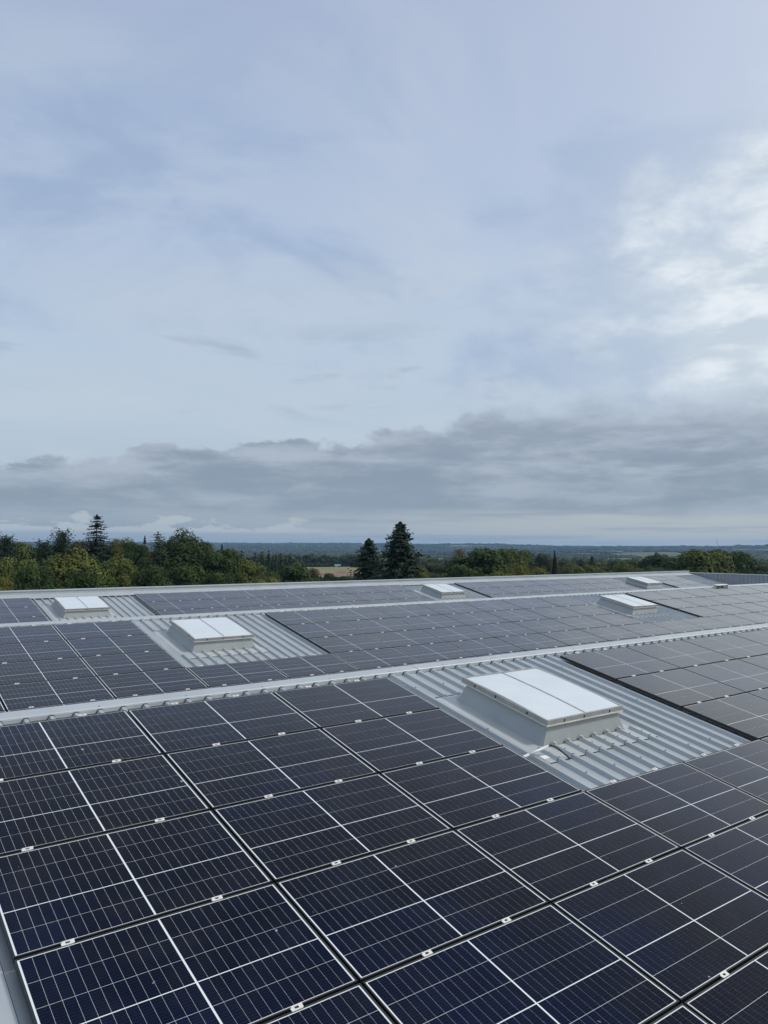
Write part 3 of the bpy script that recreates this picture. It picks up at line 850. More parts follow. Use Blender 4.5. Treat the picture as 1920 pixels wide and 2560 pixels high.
# ------------------------------------------------------------------ trees
rng = np.random.default_rng(11)
def cards(cen, nrm, size, asp=(0.6, 1.3)):
    """one irregular leaf card per centre, roughly square to nrm"""
    n = len(cen)
    nrm = nrm / (np.linalg.norm(nrm, axis=1, keepdims=True) + 1e-9)
    rv = rng.normal(size=(n, 3)); t1 = np.cross(nrm, rv); t1 /= np.linalg.norm(t1, axis=1, keepdims=True) + 1e-9
    t2 = np.cross(nrm, t1)
    s1 = size * rng.uniform(*asp, n); s2 = size * rng.uniform(*asp, n)
    V = np.empty((n, 4, 3))
    for q, (a_, b_) in enumerate(((-1, -0.55), (0.55, -1), (1, 0.5), (-0.45, 1))):
        jx = rng.uniform(0.6, 1.2, (n, 1))
        V[:, q] = cen + t1 * (a_ * s1)[:, None] * jx + t2 * (b_ * s2)[:, None] * jx + nrm * (rng.uniform(-0.3, 0.3, n) * size)[:, None]
    return V.reshape(-1, 3)
def broadleaf(n=7000, lumps=22, leaf=0.026, shape='round', gaps=0.15, seed=1):
    """unit crown: radius 0.5, z from 0 to 1"""
    r_ = np.random.default_rng(seed)
    L = []; Lv = []; guard = 0
    while len(L) < lumps and guard < 4000:
        guard += 1
        v = r_.normal(size=3); v /= np.linalg.norm(v)
        if v[2] < -0.55: continue
        v *= r_.uniform(0.8, 1.05) if r_.random() < 0.8 else r_.uniform(0.2, 0.7)
        if any(np.linalg.norm(v * np.array([0.34, 0.34, 0.34]) - q_) < 0.085 for q_ in Lv): continue
        Lv.append(v * 0.34)
        rr = {'round': 1.0, 'wide': 1.0, 'tall': 0.85}[shape]
        c = np.array([v[0] * 0.34 * rr, v[1] * 0.34 * rr, 0.46 + v[2] * 0.36])
        if shape == 'wide' and c[2] > 0.6: c[:2] *= 1.0
        k = 1.0 - 0.35 * max(0, c[2] - 0.6)
        c[:2] *= k
        L.append((c, r_.uniform(0.13, 0.22)))
    C, N = [], []
    per = n // max(1, len(L))
    for c, rr in L:
        d = r_.normal(size=(per, 3)); d /= np.linalg.norm(d, axis=1, keepdims=True)
        d[:, 2] = np.where(d[:, 2] < -0.3, -d[:, 2], d[:, 2])
        rad_ = rr * (0.78 + 0.26 * r_.random((per, 1)) ** 0.7)
        # uneven sprays
        rad_ *= 1 + 0.16 * np.sin(d[:, :1] * 9 + seed) * np.cos(d[:, 1:2] * 8 + rr * 40)
        p = c + d * rad_ * np.array([1, 1, 0.92])
        C.append(p); N.append(d + r_.normal(size=(per, 3)) * 0.30 + np.array([0, 0, 0.30]))
    C = np.concatenate(C); N = np.concatenate(N)
    keep = (vnoise(C[:, 0] * 9 + seed * 3.1, C[:, 1] * 9 + C[:, 2] * 7, seed) > gaps)
    C, N = C[keep], N[keep]
    # stray outer twigs
    V = cards(C, N, leaf)
    nt = max(4, n // 90)
    m_ = r_.normal(size=(nt, 3)); m_ /= np.linalg.norm(m_, axis=1, keepdims=True)
    C2 = np.array([0, 0, 0.48]) + m_ * np.array([0.50, 0.50, 0.50]) * (0.93 + 0.06 * r_.random((nt, 1)))
    C2 = C2[C2[:, 2] > 0.35]
    V = np.concatenate([V, cards(C2, m_[:len(C2)], leaf * 0.7)])
    F = np.arange(len(V)).reshape(-1, 4)
    return V, F
def conifer(levels=30, arms=8, seg=5, droop=0.25, thin=0.0, power=0.9, leaf=0.020, seed=1, top_spread=0.02, base=0.02):
    r_ = np.random.default_rng(seed); C, N, Sx, Tt = [], [], [], []
    for l in range(levels):
        q = l / (levels - 1)
        z = base + (1 - base) * (q ** 0.92) + r_.uniform(-0.3, 0.3) / levels
        R_ = 0.5 * (1 - q) ** power * r_.uniform(0.80, 1.05) + top_spread * (1 - q * 0.6)
        na_ = max(3, int(arms * (1 - 0.4 * q)))
        a0 = r_.uniform(0, 6.28)
        for a in range(na_):
            if r_.random() < thin: continue
            an = a0 + 2 * pi * (a + r_.uniform(-0.35, 0.35)) / na_
            Rl = R_ * r_.uniform(0.55, 1.15)
            dz = droop * Rl * r_.uniform(0.5, 1.3)
            for s_ in range(seg):
                f = (s_ + r_.uniform(0.2, 0.9)) / seg
                w = (1 - f * 0.65) * Rl * 0.34 + leaf
                for side in (-1, 0, 1):
                    px_ = cos(an) * Rl * f - sin(an) * side * w * 0.5 * r_.uniform(0.5, 1.1)
                    py_ = sin(an) * Rl * f + cos(an) * side * w * 0.5 * r_.uniform(0.5, 1.1)
                    pz_ = z - dz * f ** 1.3 + (0.010 if f > 0.85 else 0) - abs(side) * 0.004 + r_.uniform(-0.006, 0.006)
                    C.append((px_, py_, pz_)); N.append((cos(an) * 0.5 + r_.normal() * 0.35, sin(an) * 0.5 + r_.normal() * 0.35, 0.8 + r_.normal() * 0.2))
                    Sx.append(leaf * (1.25 - 0.5 * f) * (0.65 + 0.6 * (1 - q)))
    C = np.array(C); N = np.array(N); Sx = np.array(Sx)
    V = cards(C, N, Sx, (0.6, 1.25))
    # leader and tip twigs
    tw = []
    for i_ in range(7):
        an = r_.uniform(0, 6.28); tw.append((cos(an) * 0.012 * i_ / 3, sin(an) * 0.012 * i_ / 3, 1.0 - 0.01 * i_))
    V2 = cards(np.array(tw), r_.normal(size=(7, 3)) * np.array([1, 1, 0.05]), np.full(7, 0.010))
    V = np.concatenate([V, V2])
    return V, np.arange(len(V)).reshape(-1, 4)
def column(n=1400, leaf=0.05, seed=3):
    r_ = np.random.default_rng(seed)
    z = r_.random(n) ** 0.9; an = r_.uniform(0, 6.28, n)
    rr = 0.5 * np.clip(np.sin(np.pi * (0.12 + 0.88 * z) ** 0.8), 0.10, 1) * (0.75 + 0.3 * r_.random(n))
    C = np.stack([np.cos(an) * rr, np.sin(an) * rr, z], -1)
    N = np.stack([np.cos(an), np.sin(an), 0.3 + 0 * z], -1) + r_.normal(size=(n, 3)) * 0.3
    V = cards(C, N, np.full(n, leaf)); return V, np.arange(len(V)).reshape(-1, 4)

VAR = {}
def crowns(key, lst): VAR[key] = lst
CR = {}
def get_crown(kind, variant):
    key = (kind, variant)
    if key not in CR:
        V, F = variant_data[variant]
        CR[key] = np_mesh('crown', V, F, [LM[kind]])
    return CR[key]
variant_data = {
 'b0': broadleaf(17000, 26, 0.0150, 'round', 0.13, 1), 'b1': broadleaf(17000, 20, 0.0155, 'wide', 0.15, 2), 'b2': broadleaf(16000, 30, 0.0150, 'tall', 0.15, 3),
 'b3': broadleaf(17000, 34, 0.0145, 'round', 0.12, 4), 'sparse': broadleaf(6000, 26, 0.013, 'tall', 0.33, 5),
 'm0': broadleaf(900, 14, 0.055, 'round', 0.12, 6), 'm1': broadleaf(900, 18, 0.052, 'tall', 0.12, 7), 'm2': broadleaf(900, 12, 0.058, 'wide', 0.12, 8),
 'spruce_big': conifer(54, 17, 8, 0.30, 0.04, 0.44, 0.019, 21, 0.03), 'spruce_small': conifer(46, 14, 7, 0.28, 0.05, 0.60, 0.020, 22, 0.02),
 'layered': conifer(31, 7, 9, 0.10, 0.33, 0.50, 0.020, 23, 0.03, 0.06), 'pine': conifer(30, 13, 7, -0.55, 0.10, 0.34, 0.024, 24, 0.08),
 'fir': conifer(26, 9, 5, 0.3, 0.05, 0.7, 0.028, 25), 'feather': conifer(34, 9, 8, 0.1, 0.22, 0.42, 0.015, 26, 0.05),
 'mf0': conifer(13, 6, 3, 0.35, 0.0, 0.85, 0.055, 27), 'mf1': conifer(12, 6, 3, 0.3, 0.0, 0.7, 0.060, 28), 'column': column(),
}
def trunk_mesh(kind='broad'):
    mb = MB()
    mb.cyl((0, 0, -0.02), (0, 0, 0.5), 0.028, 0.020, 9, 0, False); mb.cyl((0, 0, 0.5), (0.01, 0, 0.97), 0.020, 0.004, 7, 0, False)
    if kind == 'broad':
        r2 = random.Random(4)
        for i_ in range(9):
            an = i_ * 2.4; z_ = 0.42 + i_ * 0.045; L_ = 0.24 - i_ * 0.012
            mb.cyl((0, 0, z_), (cos(an) * L_ * 0.55, sin(an) * L_ * 0.55, z_ + 0.11), 0.011, 0.007, 5, 0, False)
            mb.cyl((cos(an) * L_ * 0.55, sin(an) * L_ * 0.55, z_ + 0.11), (cos(an + 0.3) * L_, sin(an + 0.3) * L_, z_ + 0.26), 0.007, 0.003, 5, 0, False)
    return mb.mesh('trunk', [M_bark])
TR_b, TR_c = trunk_mesh(), trunk_mesh('conifer')
KIND = {'pine_dark': ('conifer', ['pine']), 'pine_tall': ('conifer', ['layered']), 'conifer': ('conifer', ['fir']), 'spruce': ('spruce', ['spruce_small']),
        'larch': ('larch', ['feather']), 'cypress': ('cypress', ['column']), 'bare': ('bare', ['sparse']), 'brown': ('brown', ['sparse', 'b2']),
        'green': ('green', ['b0', 'b1', 'b2', 'b3']), 'olive': ('olive', ['b0', 'b1', 'b3']), 'oliveyel': ('oliveyel', ['b0', 'b3']),
        'yellow': ('yellow', ['b1', 'b2', 'sparse']), 'greygreen': ('greygreen', ['b2', 'b0'])}
NAMES = {'pine_dark': 'pine_tree', 'pine_tall': 'pine_tree', 'conifer': 'conifer_tree', 'spruce': 'spruce_tree', 'larch': 'larch_tree', 'cypress': 'cypress_tree'}
TREES = [
    ('pine_dark', 44.8, 226.2, 3.58, 6.5, 'dark bushy pine at the far left edge of the treeline'),
    ('olive', 31.6, 150.5, -0.06, 6.1, 'rounded olive green tree at the left, behind the small yellow green bush'),
    ('yellow', 22.1, 111.0, -2.61, 2.7, 'small yellow green bush at the bottom left corner above the parapet'),
    ('pine_dark', 53.4, 202.0, 4.96, 6.1, 'dark upright pine with brushy top left of the tallest conifer'),
    ('pine_dark', 45.7, 188.9, 2.1, 6.0, 'very dark conifer between the brushy pine and the far left pine'),
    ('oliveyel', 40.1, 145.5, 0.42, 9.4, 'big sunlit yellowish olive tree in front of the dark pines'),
    ('pine_tall', 65.6, 213.6, 10.36, 7.0, 'tallest layered conifer standing above the left treeline'),
    ('brown', 67.3, 235.8, 3.1, 6.9, 'brownish olive tree just left of the tallest conifer'),
    ('yellow', 75.2, 225.8, 4.08, 3.6, 'small tree with yellowing crown just right of the tallest conifer'),
    ('oliveyel', 52.9, 153.8, -1.02, 6.6, 'brownish olive round tree right of the big sunlit olive tree'),
    ('green', 48.0, 150.8, -1.51, 5.4, 'mid green tree squeezed between two sunlit olive trees'),
    ('green', 79.5, 227.5, 3.02, 6.9, 'leafy green tree behind the brownish olive round tree'),
    ('green', 78.7, 217.0, 2.27, 5.9, 'darker green tree left of the small narrow conifer'),
    ('conifer', 83.9, 225.9, 4.53, 3.2, 'small narrow dark conifer beside the brown feathery larch'),
    ('larch', 80.4, 205.5, 5.58, 6.6, 'brown feathery larch with thin top left of the big leafy tree'),
    ('green', 76.1, 179.2, 4.57, 10.6, 'big dark green leafy tree right of the brown larch'),
    ('green', 87.1, 190.2, 3.05, 6.8, 'green tree joined to the right side of the big leafy tree'),
    ('green', 78.5, 162.3, 1.55, 7.7, 'broad green tree sloping down at the right end of the left woods'),
    ('conifer', 147.6, 306.1, 2.31, 3.9, 'small pointed conifer tip above the right end of the left woods'),
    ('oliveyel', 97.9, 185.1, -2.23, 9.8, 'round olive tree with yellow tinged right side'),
    ('green', 101.4, 166.7, -2.91, 9.9, 'bright green dome shaped tree left of the pale field'),
    ('yellow', 75.8, 134.5, -4.48, 4.8, 'low yellow bush in front of the dome shaped green tree'),
    ('brown', 121.8, 188.3, -4.52, 5.3, 'brownish sparse tree at the left edge of the pale field'),
    ('conifer', 127.4, 201.9, -4.53, 2.3, 'small dark conifer beside the dome shaped green tree'),
    ('green', 118.0, 173.5, -5.7, 3.8, 'small dark bush standing before the bare earth of the field'),
    ('green', 112.8, 159.5, -5.73, 3.6, 'small green bush between field and left spruce'),
    ('spruce', 92.9, 120.3, 3.24, 7.3, 'smaller dark spruce of the pair behind the parapet'),
    ('spruce', 92.7, 109.6, 6.39, 8.5, "larger dark spruce with spiky top in the picture's middle"),
    ('yellow', 108.6, 122.8, -2.57, 4.1, "light yellow green tree hugging the large spruce's right side"),
    ('greygreen', 235.0, 266.6, -5.44, 12.4, 'grey green tree right of the light yellow tree'),
    ('greygreen', 217.1, 234.1, -6.05, 13.5, 'dull grey green thicket between spruce and tan tree'),
    ('bare', 210.8, 220.2, 1.41, 6.1, 'tan thinning tree left of the big round dark tree'),
    ('green', 166.1, 162.6, 1.5, 13.8, 'big round dark green tree right of the tan tree'),
    ('olive', 208.7, 191.8, 1.48, 9.2, 'light olive tree behind the right flank of the round tree'),
    ('olive', 227.2, 203.9, 1.0, 7.0, 'pale olive tall tree left of the blue green conifers'),
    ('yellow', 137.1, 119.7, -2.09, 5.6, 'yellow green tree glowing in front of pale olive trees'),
    ('yellow', 123.8, 112.7, -3.43, 5.0, 'low yellow shrub at the foot of the big round tree'),
    ('conifer', 284.4, 249.8, -0.32, 5.1, 'narrow grey green conifer right of the pale olive tall tree'),
    ('greygreen', 247.5, 208.6, -1.02, 7.4, 'greyish poplar like tree left of the dark cypress'),
    ('cypress', 164.9, 132.1, 0.26, 1.7, 'dark brown narrow cypress standing alone'),
    ('yellow', 142.4, 118.2, -3.19, 4.9, 'yellow autumn bush left of the cypress foot'),
    ('olive', 224.2, 174.2, -5.02, 8.2, 'olive green bushy tree just right of the cypress'),
    ('olive', 234.1, 173.4, -4.83, 9.0, 'olive green dome below the dark far conifer'),
    ('oliveyel', 219.6, 156.5, -5.96, 7.2, 'lower yellowish dome between olive domes'),
    ('olive', 235.7, 159.0, -4.41, 9.2, 'wide olive green tree before the dark green far tree'),
    ('brown', 250.4, 163.3, -6.01, 5.1, 'brownish small tree between two olive domes'),
    ('olive', 241.1, 151.2, -5.17, 8.8, 'olive tree left of the large dark right hand tree'),
    ('conifer', 300.5, 230.9, -4.09, 4.3, 'small dark conifer right of the cypress, far off'),
    ('conifer', 295.0, 220.1, -2.58, 6.0, 'wider dark conifer above the olive domes'),
    ('green', 313.4, 212.5, -3.92, 13.7, 'dark green tree behind the wide olive tree'),
    ('green', 316.5, 200.1, -1.71, 15.3, 'dark green tree left of the highest right hand group'),
    ('green', 252.6, 146.6, -2.06, 14.4, 'large dark round tree left of the highest right hand tree'),
    ('olive', 222.8, 120.0, 1.58, 11.4, 'highest right hand tree with olive top'),
    ('green', 232.6, 120.4, 1.47, 11.2, 'dark leafy tree joined to the highest right hand tree'),
    ('green', 235.7, 132.5, 0.9, 8.0, 'dark shoulder tree left of the highest right hand tree'),
    ('green', 237.2, 118.0, -0.68, 10.2, 'dark tree at the right slope of the highest group'),
    ('greygreen', 293.5, 140.5, -4.24, 10.2, 'grey green tree near the right edge of the picture'),
    ('green', 37.1, 123.8, -2.0, 4.7, 'dark understory tree hidden low between olive crowns'),
    ('green', 55.0, 140.7, -2.03, 6.4, 'shadowy green tree low under the brown larch'),
    ('green', 31.3, 132.7, -1.79, 5.5, 'shadowy tree low below the dark conifers on the left'),
    ('green', 62.3, 141.0, -1.96, 7.4, 'low dark green tree at the foot of the big leafy tree'),
    ('green', 66.4, 132.8, -3.04, 5.6, 'low green tree at the foot of the sloping woods'),
    ('green', 83.2, 143.7, -4.21, 5.4, 'low dark bush between olive tree and dome shaped tree'),
    ('green', 96.9, 121.0, -3.81, 5.1, 'dark green bush between the two spruces'),
    ('olive', 207.4, 123.2, -5.39, 7.2, 'low olive tree in front of the large dark round tree'),
    ('olive', 45.7, 246.7, 2.75, 9.9, '@dark tree in the crowded back row of the left woods'),
    ('olive', 48.3, 235.8, 3.09, 9.4, '@dark tree in the crowded back row of the left woods'),
    ('green', 51.9, 241.0, 1.33, 8.5, '@dark tree in the crowded back row of the left woods'),
    ('green', 59.0, 245.4, 1.09, 10.1, '@dark tree in the crowded back row of the left woods'),
    ('green', 57.4, 224.9, 2.64, 9.6, '@dark tree in the crowded back row of the left woods'),
    ('greygreen', 70.2, 259.0, 1.61, 10.1, '@dark tree in the crowded back row of the left woods'),
    ('green', 68.8, 239.9, 1.87, 9.9, '@dark tree in the crowded back row of the left woods'),
    ('greygreen', 70.5, 228.8, 2.97, 7.1, '@dark tree in the crowded back row of the left woods'),
    ('green', 76.8, 235.9, 0.65, 10.1, '@dark tree in the crowded back row of the left woods'),
    ('olive', 82.4, 241.8, 2.18, 9.4, '@dark tree in the crowded back row of the left woods'),
    ('green', 88.1, 244.4, 0.35, 11.2, '@dark tree in the crowded back row of the left woods'),
    ('greygreen', 87.7, 239.9, -0.15, 10.7, '@dark tree in the crowded back row of the left woods'),
    ('green', 89.0, 225.5, 1.2, 10.5, '@dark tree in the crowded back row of the left woods'),
    ('green', 87.4, 216.8, 0.49, 10.2, '@dark tree in the crowded back row of the left woods'),
    ('green', 99.2, 227.7, 0.17, 7.1, '@dark tree in the crowded back row of the left woods'),
    ('green', 37.0, 192.3, -2.97, 7.0, '@low dark tree in the front understory of the left woods'),
    ('green', 44.2, 198.2, -4.38, 8.2, '@low dark tree in the front understory of the left woods'),
    ('green', 49.2, 209.0, -4.11, 6.0, '@low dark tree in the front understory of the left woods'),
    ('green', 50.3, 196.8, -5.45, 6.4, '@low dark tree in the front understory of the left woods'),
    ('green', 64.6, 216.9, -4.51, 9.5, '@low dark tree in the front understory of the left woods'),
    ('green', 67.8, 214.5, -5.98, 7.5, '@low dark tree in the front understory of the left woods'),
    ('green', 70.5, 199.9, -4.95, 9.0, '@low dark tree in the front understory of the left woods'),
    ('olive', 73.3, 195.8, -5.21, 9.0, '@low dark tree in the front understory of the left woods'),
    ('green', 77.4, 194.3, -4.81, 6.0, '@low dark tree in the front understory of the left woods'),
    ('green', 80.1, 182.2, -4.12, 7.5, '@low dark tree in the front understory of the left woods'),
    ('green', 88.3, 186.6, -4.56, 8.2, '@low dark tree in the front understory of the left woods'),
    ('olive', 103.1, 203.6, -5.22, 8.7, '@low dark tree in the front understory of the left woods'),
    ('olive', 114.3, 233.6, -7.51, 9.3, '@low tree between the left woods and the pale field'),
    ('olive', 124.8, 243.0, -7.69, 11.1, '@low tree between the left woods and the pale field'),
    ('olive', 131.0, 246.3, -7.75, 11.6, '@low tree between the left woods and the pale field'),
    ('green', 133.1, 237.0, -8.1, 8.8, '@low tree between the left woods and the pale field'),
    ('green', 117.6, 204.2, -7.71, 9.3, '@low tree between the left woods and the pale field'),
    ('olive', 140.3, 233.0, -9.12, 8.8, '@low tree between the left woods and the pale field'),
    ('green', 201.4, 226.7, -8.91, 11.9, '@low tree at the foot of the big round tree group'),
    ('green', 206.7, 227.8, -10.18, 9.2, '@low tree at the foot of the big round tree group'),
    ('olive', 203.9, 216.7, -8.19, 10.0, '@low tree at the foot of the big round tree group'),
    ('olive', 183.9, 183.8, -7.33, 8.0, '@low tree at the foot of the big round tree group'),
    ('greygreen', 188.4, 179.4, -7.56, 10.2, '@low tree at the foot of the big round tree group'),
    ('green', 176.7, 162.3, -7.71, 7.5, '@low tree at the foot of the big round tree group'),
    ('olive', 231.7, 203.2, -10.39, 11.0, '@low tree at the foot of the big round tree group'),
    ('green', 225.0, 189.0, -7.48, 10.4, '@low tree at the foot of the big round tree group'),
    ('greygreen', 234.8, 191.0, -8.95, 12.7, '@low tree at the foot of the big round tree group'),
    ('olive', 244.1, 186.5, -8.21, 9.8, '@low tree in the front row right of the cypress'),
    ('greygreen', 284.0, 206.0, -11.43, 14.5, '@low tree in the front row right of the cypress'),
    ('green', 272.1, 188.0, -9.58, 9.7, '@low tree in the front row right of the cypress'),
    ('green', 293.5, 195.3, -10.4, 11.9, '@low tree in the front row right of the cypress'),
    ('olive', 283.9, 173.2, -8.54, 13.9, '@low tree in the front row right of the cypress'),
    ('green', 289.5, 164.0, -8.86, 9.8, '@low tree in the front row right of the cypress'),
    ('green', 310.4, 165.5, -9.13, 10.7, '@low tree in the front row right of the cypress'),
    ('green', 290.1, 151.2, -8.81, 11.4, '@low tree in the front row right of the cypress'),
    ('green', 296.4, 139.2, -8.1, 10.8, '@low tree in the front row right of the cypress'),
    ('greygreen', 233.7, 232.4, -5.17, 13.6, '@tree peeping between the big round tree and the cypress'),
    ('green', 238.6, 231.7, -5.56, 14.0, '@tree peeping between the big round tree and the cypress'),
    ('green', 261.5, 239.4, -3.19, 10.6, '@tree peeping between the big round tree and the cypress'),
    ('green', 262.6, 231.8, -3.82, 11.0, '@tree peeping between the big round tree and the cypress'),
    ('olive', 291.0, 250.0, -3.11, 15.1, '@tree peeping between the big round tree and the cypress'),
    ('greygreen', 298.4, 241.5, -4.23, 14.5, '@tree peeping between the big round tree and the cypress'),
]
near_pos = []
MARKS = [(17, 'far left bushy pine'), (108, 'very dark conifer'), (172, 'big sunlit olive tree'), (243, 'tallest conifer'), (303, 'brownish olive round tree'),
         (362, 'small narrow conifer'), (396, 'brown larch'), (450, 'big leafy tree'), (543, 'broad sloping tree'), (616, 'round yellow tinged olive tree'), (727, 'dome shaped tree'),
         (783, 'brownish sparse tree'), (922, 'smaller spruce'), (1000, 'larger spruce'), (1149, 'tan tree'), (1200, 'big round dark tree'), (1294, 'pale olive tall tree'), (1386, 'brown cypress'),
         (1431, 'first olive tree beside the cypress'), (1478, 'olive dome'), (1567, 'wide olive tree'), (1641, 'dark far tree'), (1712, 'large dark round tree'), (1773, 'highest right hand tree'), (1850, 'right slope tree'), (1897, 'right edge tree')]
used_labels = {}
HUE = {'green': 'dark green', 'olive': 'olive green', 'greygreen': 'grey green', 'conifer': 'dark needled'}
def filler_label(base, x_, y_, w_, kind):
    q = proj(Vector((x_, y_, 0)))[0]
    back = 'back row' in base or 'peeping' in base
    m_ = min(MARKS, key=lambda a: abs(a[0] - q))
    side = 'right of' if q > m_[0] + 8 else ('left of' if q < m_[0] - 8 else ('behind' if back else 'in front of'))
    lab = '%s %s tree %s the %s' % (HUE[kind], 'back row' if back else 'low front row', side, m_[1])
    return lab, ('back row trees of the woods' if back else 'low front row trees of the woods')
for ti, (kind, tx, ty, ztop, wid, lab) in enumerate(TREES):
    mk, vs_ = KIND[kind]
    var = vs_[ti % len(vs_)]
    if kind == 'spruce' and wid > 16.5: var = 'spruce_big'
    gz_ = float(ground_z(tx, ty)) - 0.1
    H = ztop - gz_
    wid *= {'pine_dark': 1.7, 'pine_tall': 2.0, 'conifer': 1.8, 'spruce': 2.15, 'larch': 1.9, 'cypress': 1.2}.get(kind, 1.5)
    is_con = kind in ('pine_dark', 'pine_tall', 'conifer', 'spruce', 'larch', 'cypress')
    if kind == 'cypress': hc = H * 0.97
    elif kind == 'pine_tall': hc = H * 0.72
    elif is_con: hc = min(H * 0.93, wid * (3.0 if kind != 'pine_dark' else 1.5))
    elif kind in ('bare', 'brown'): hc = min(H * 0.9, wid * 2.0)
    else: hc = min(H * 0.9, wid * 1.35)
    low = 'bush' in lab or 'shrub' in lab or 'thicket' in lab
    nm = NAMES.get(kind, 'bush' if low else 'broadleaf_tree')
    T_ = empty(nm, (tx, ty, gz_), (0, 0, rnd.uniform(0, 6.28)))
    g_ = None
    if lab.startswith('@'): lab, g_ = filler_label(lab[1:], tx, ty, wid, mk)
    tag(T_, lab, 'bush' if nm == 'bush' else 'tree', g_)
    link('trunk', TR_c if is_con else TR_b, T_, scale=(H * 0.75 if not is_con else H * 0.55, H * 0.75 if not is_con else H * 0.55, H * 0.97))
    hs = hc if is_con else hc * 1.07          # broadleaf crowns end a little under their unit height
    link('crown', get_crown(mk, var), T_, (0, 0, H - hc), scale=(wid * 1.06, wid * 1.06, hs))
    near_pos.append((tx, ty, wid))

# trees of the middle distance: each its own object, one mesh of trunk and crown
MID = {}
def mid_mesh(kind, var):
    if (kind, var) not in MID:
        V, F = variant_data[var]
        V = V.copy(); V[:, 2] = 0.16 + V[:, 2] * 0.84
        tr = []
        for an in range(4):
            a0, a1 = pi / 2 * an, pi / 2 * (an + 1)
            tr += [(0.03 * cos(a0), 0.03 * sin(a0), 0), (0.03 * cos(a1), 0.03 * sin(a1), 0), (0.02 * cos(a1), 0.02 * sin(a1), 0.6), (0.02 * cos(a0), 0.02 * sin(a0), 0.6)]
        V = np.concatenate([V, np.array(tr)]); F = np.arange(len(V)).reshape(-1, 4)
        me = np_mesh('distant_tree', V, F, [LM[kind], M_bark])
        mi = np.zeros(len(F), np.int32); mi[-4:] = 1
        me.polygons.foreach_set('material_index', mi)
        MID[(kind, var)] = me
    return MID[(kind, var)]
ZONES = [  # px range, distance range, count, height range, width/height, kinds, name, category label, group
 (548, 748, 440, 610, 62, (15, 20.5), (0.34, 0.46), [('conifer', 'mf0'), ('conifer', 'mf1'), ('conifer', 'mf0'), ('green', 'm1')], 'conifer_tree', 'conifer belt left of the field', 'trees of the conifer belt left of the field'),
 (548, 760, 620, 900, 40, (15, 19), (0.6, 0.85), [('green', 'm0'), ('olive', 'm2'), ('greygreen', 'm0')], 'broadleaf_tree', 'wood behind the conifer belt', 'trees behind the conifer belt'),
 (735, 935, 1012, 1130, 56, (14, 19), (0.65, 0.95), [('green', 'm0'), ('greygreen', 'm0'), ('green', 'm2'), ('olive', 'm0'), ('conifer', 'm1')], 'broadleaf_tree', 'wood beyond the pale field', 'trees along the far edge of the pale field'),
 (1035, 1190, 560, 820, 34, (14, 18), (0.55, 0.8), [('green', 'm1'), ('greygreen', 'm0'), ('conifer', 'mf1'), ('greygreen', 'm1')], 'broadleaf_tree', 'wood right of the large spruce', 'trees between the large spruce and the tan tree'),
 (1298, 1350, 380, 470, 9, (16, 18.5), (0.32, 0.42), [('conifer', 'mf0'), ('greygreen', 'mf1')], 'conifer_tree', 'cluster left of the brown cypress', 'slim conifers left of the cypress'),
 (1392, 1660, 470, 900, 60, (11, 15), (0.7, 1.0), [('green', 'm0'), ('greygreen', 'm2'), ('olive', 'm0'), ('conifer', 'mf1')], 'broadleaf_tree', 'distant wood right of the cypress', 'distant trees right of the cypress'),
 (1835, 1935, 380, 800, 22, (11, 15), (0.7, 1.0), [('greygreen', 'm0'), ('green', 'm2')], 'broadleaf_tree', 'distant wood at the right edge', 'distant trees at the right edge'),
]
for (p0, p1, r0, r1, cnt, hr, wr, kinds, nm, lab, grp) in ZONES:
    placed = []; tries = 0
    while len(placed) < cnt and tries < 6000:
        tries += 1
        a_ = az_of(rnd.uniform(p0, p1)); r_ = math.sqrt(rnd.uniform(r0 * r0, r1 * r1))
        x_, y_ = polar(a_, r_)
        if any((x_ - q[0]) ** 2 + (y_ - q[1]) ** 2 < 4.6 ** 2 for q in placed): continue
        placed.append((x_, y_))
        kd = rnd.choice(kinds); H = rnd.uniform(*hr); wd = H * rnd.uniform(*wr)
        if kd[1].startswith('mf'): wd = min(wd, H * 0.42)
        o = link(nm, mid_mesh(*kd), None, (x_, y_, float(ground_z(x_, y_)) - 0.3), (0, 0, rnd.uniform(0, 6.28)), (wd, wd, H))
        third = ('left', 'middle', 'right')[min(2, int(3 * (math.degrees(math.atan2(x_, y_)) - az_of(p0)) / (az_of(p1) - az_of(p0))))]
        dep = ('front', 'back')[int(math.hypot(x_, y_) > math.sqrt((r0 * r0 + r1 * r1) / 2))]
        kn = 'dark slim conifer' if kd[1].startswith('mf') else {'green': 'dark green round tree', 'olive': 'olive round tree', 'greygreen': 'grey green tree', 'conifer': 'blackish green tree'}[kd[0]]
        o.name = 'conifer_tree' if kd[1].startswith('mf') else 'broadleaf_tree'
        l2 = '%s, %s %s of the %s' % (kn, dep, third, lab)
        tag(o, l2, 'tree', l2.replace('tree,', 'trees,').replace('conifer,', 'conifers,'))

# hedge along the far side of the pasture, barn, mast, far clump of trees
hb = []
n = 700
aa = np.linspace(0, 1, n) + rng.uniform(-0.002, 0.002, n)
hx, hy = [], []
for q in aa:
    x_, y_ = polar(az_of(752 + q * 82), 985 + rng.uniform(-1.2, 1.2)); hx.append(x_); hy.append(y_)
hx, hy = np.array(hx), np.array(hy)
hc_ = np.stack([hx, hy, ground_z(hx, hy) + rng.uniform(0.3, 2.7, n)], -1)
Vh = cards(hc_, rng.normal(size=(n, 3)) + np.array([-0.4, -0.6, 0.6]), np.full(n, 0.8))
hedge_o = np.array([hx.mean(), hy.mean(), ground_z(hx.mean(), hy.mean())])
o = link('hedge', np_mesh('hedge', Vh - hedge_o, np.arange(len(Vh)).reshape(-1, 4), [LM['conifer']]), None, tuple(hedge_o))
tag(o, 'low dark hedge along the far left edge of the pale field', 'hedge')
bx_, by_ = polar(az_of(852), 975)
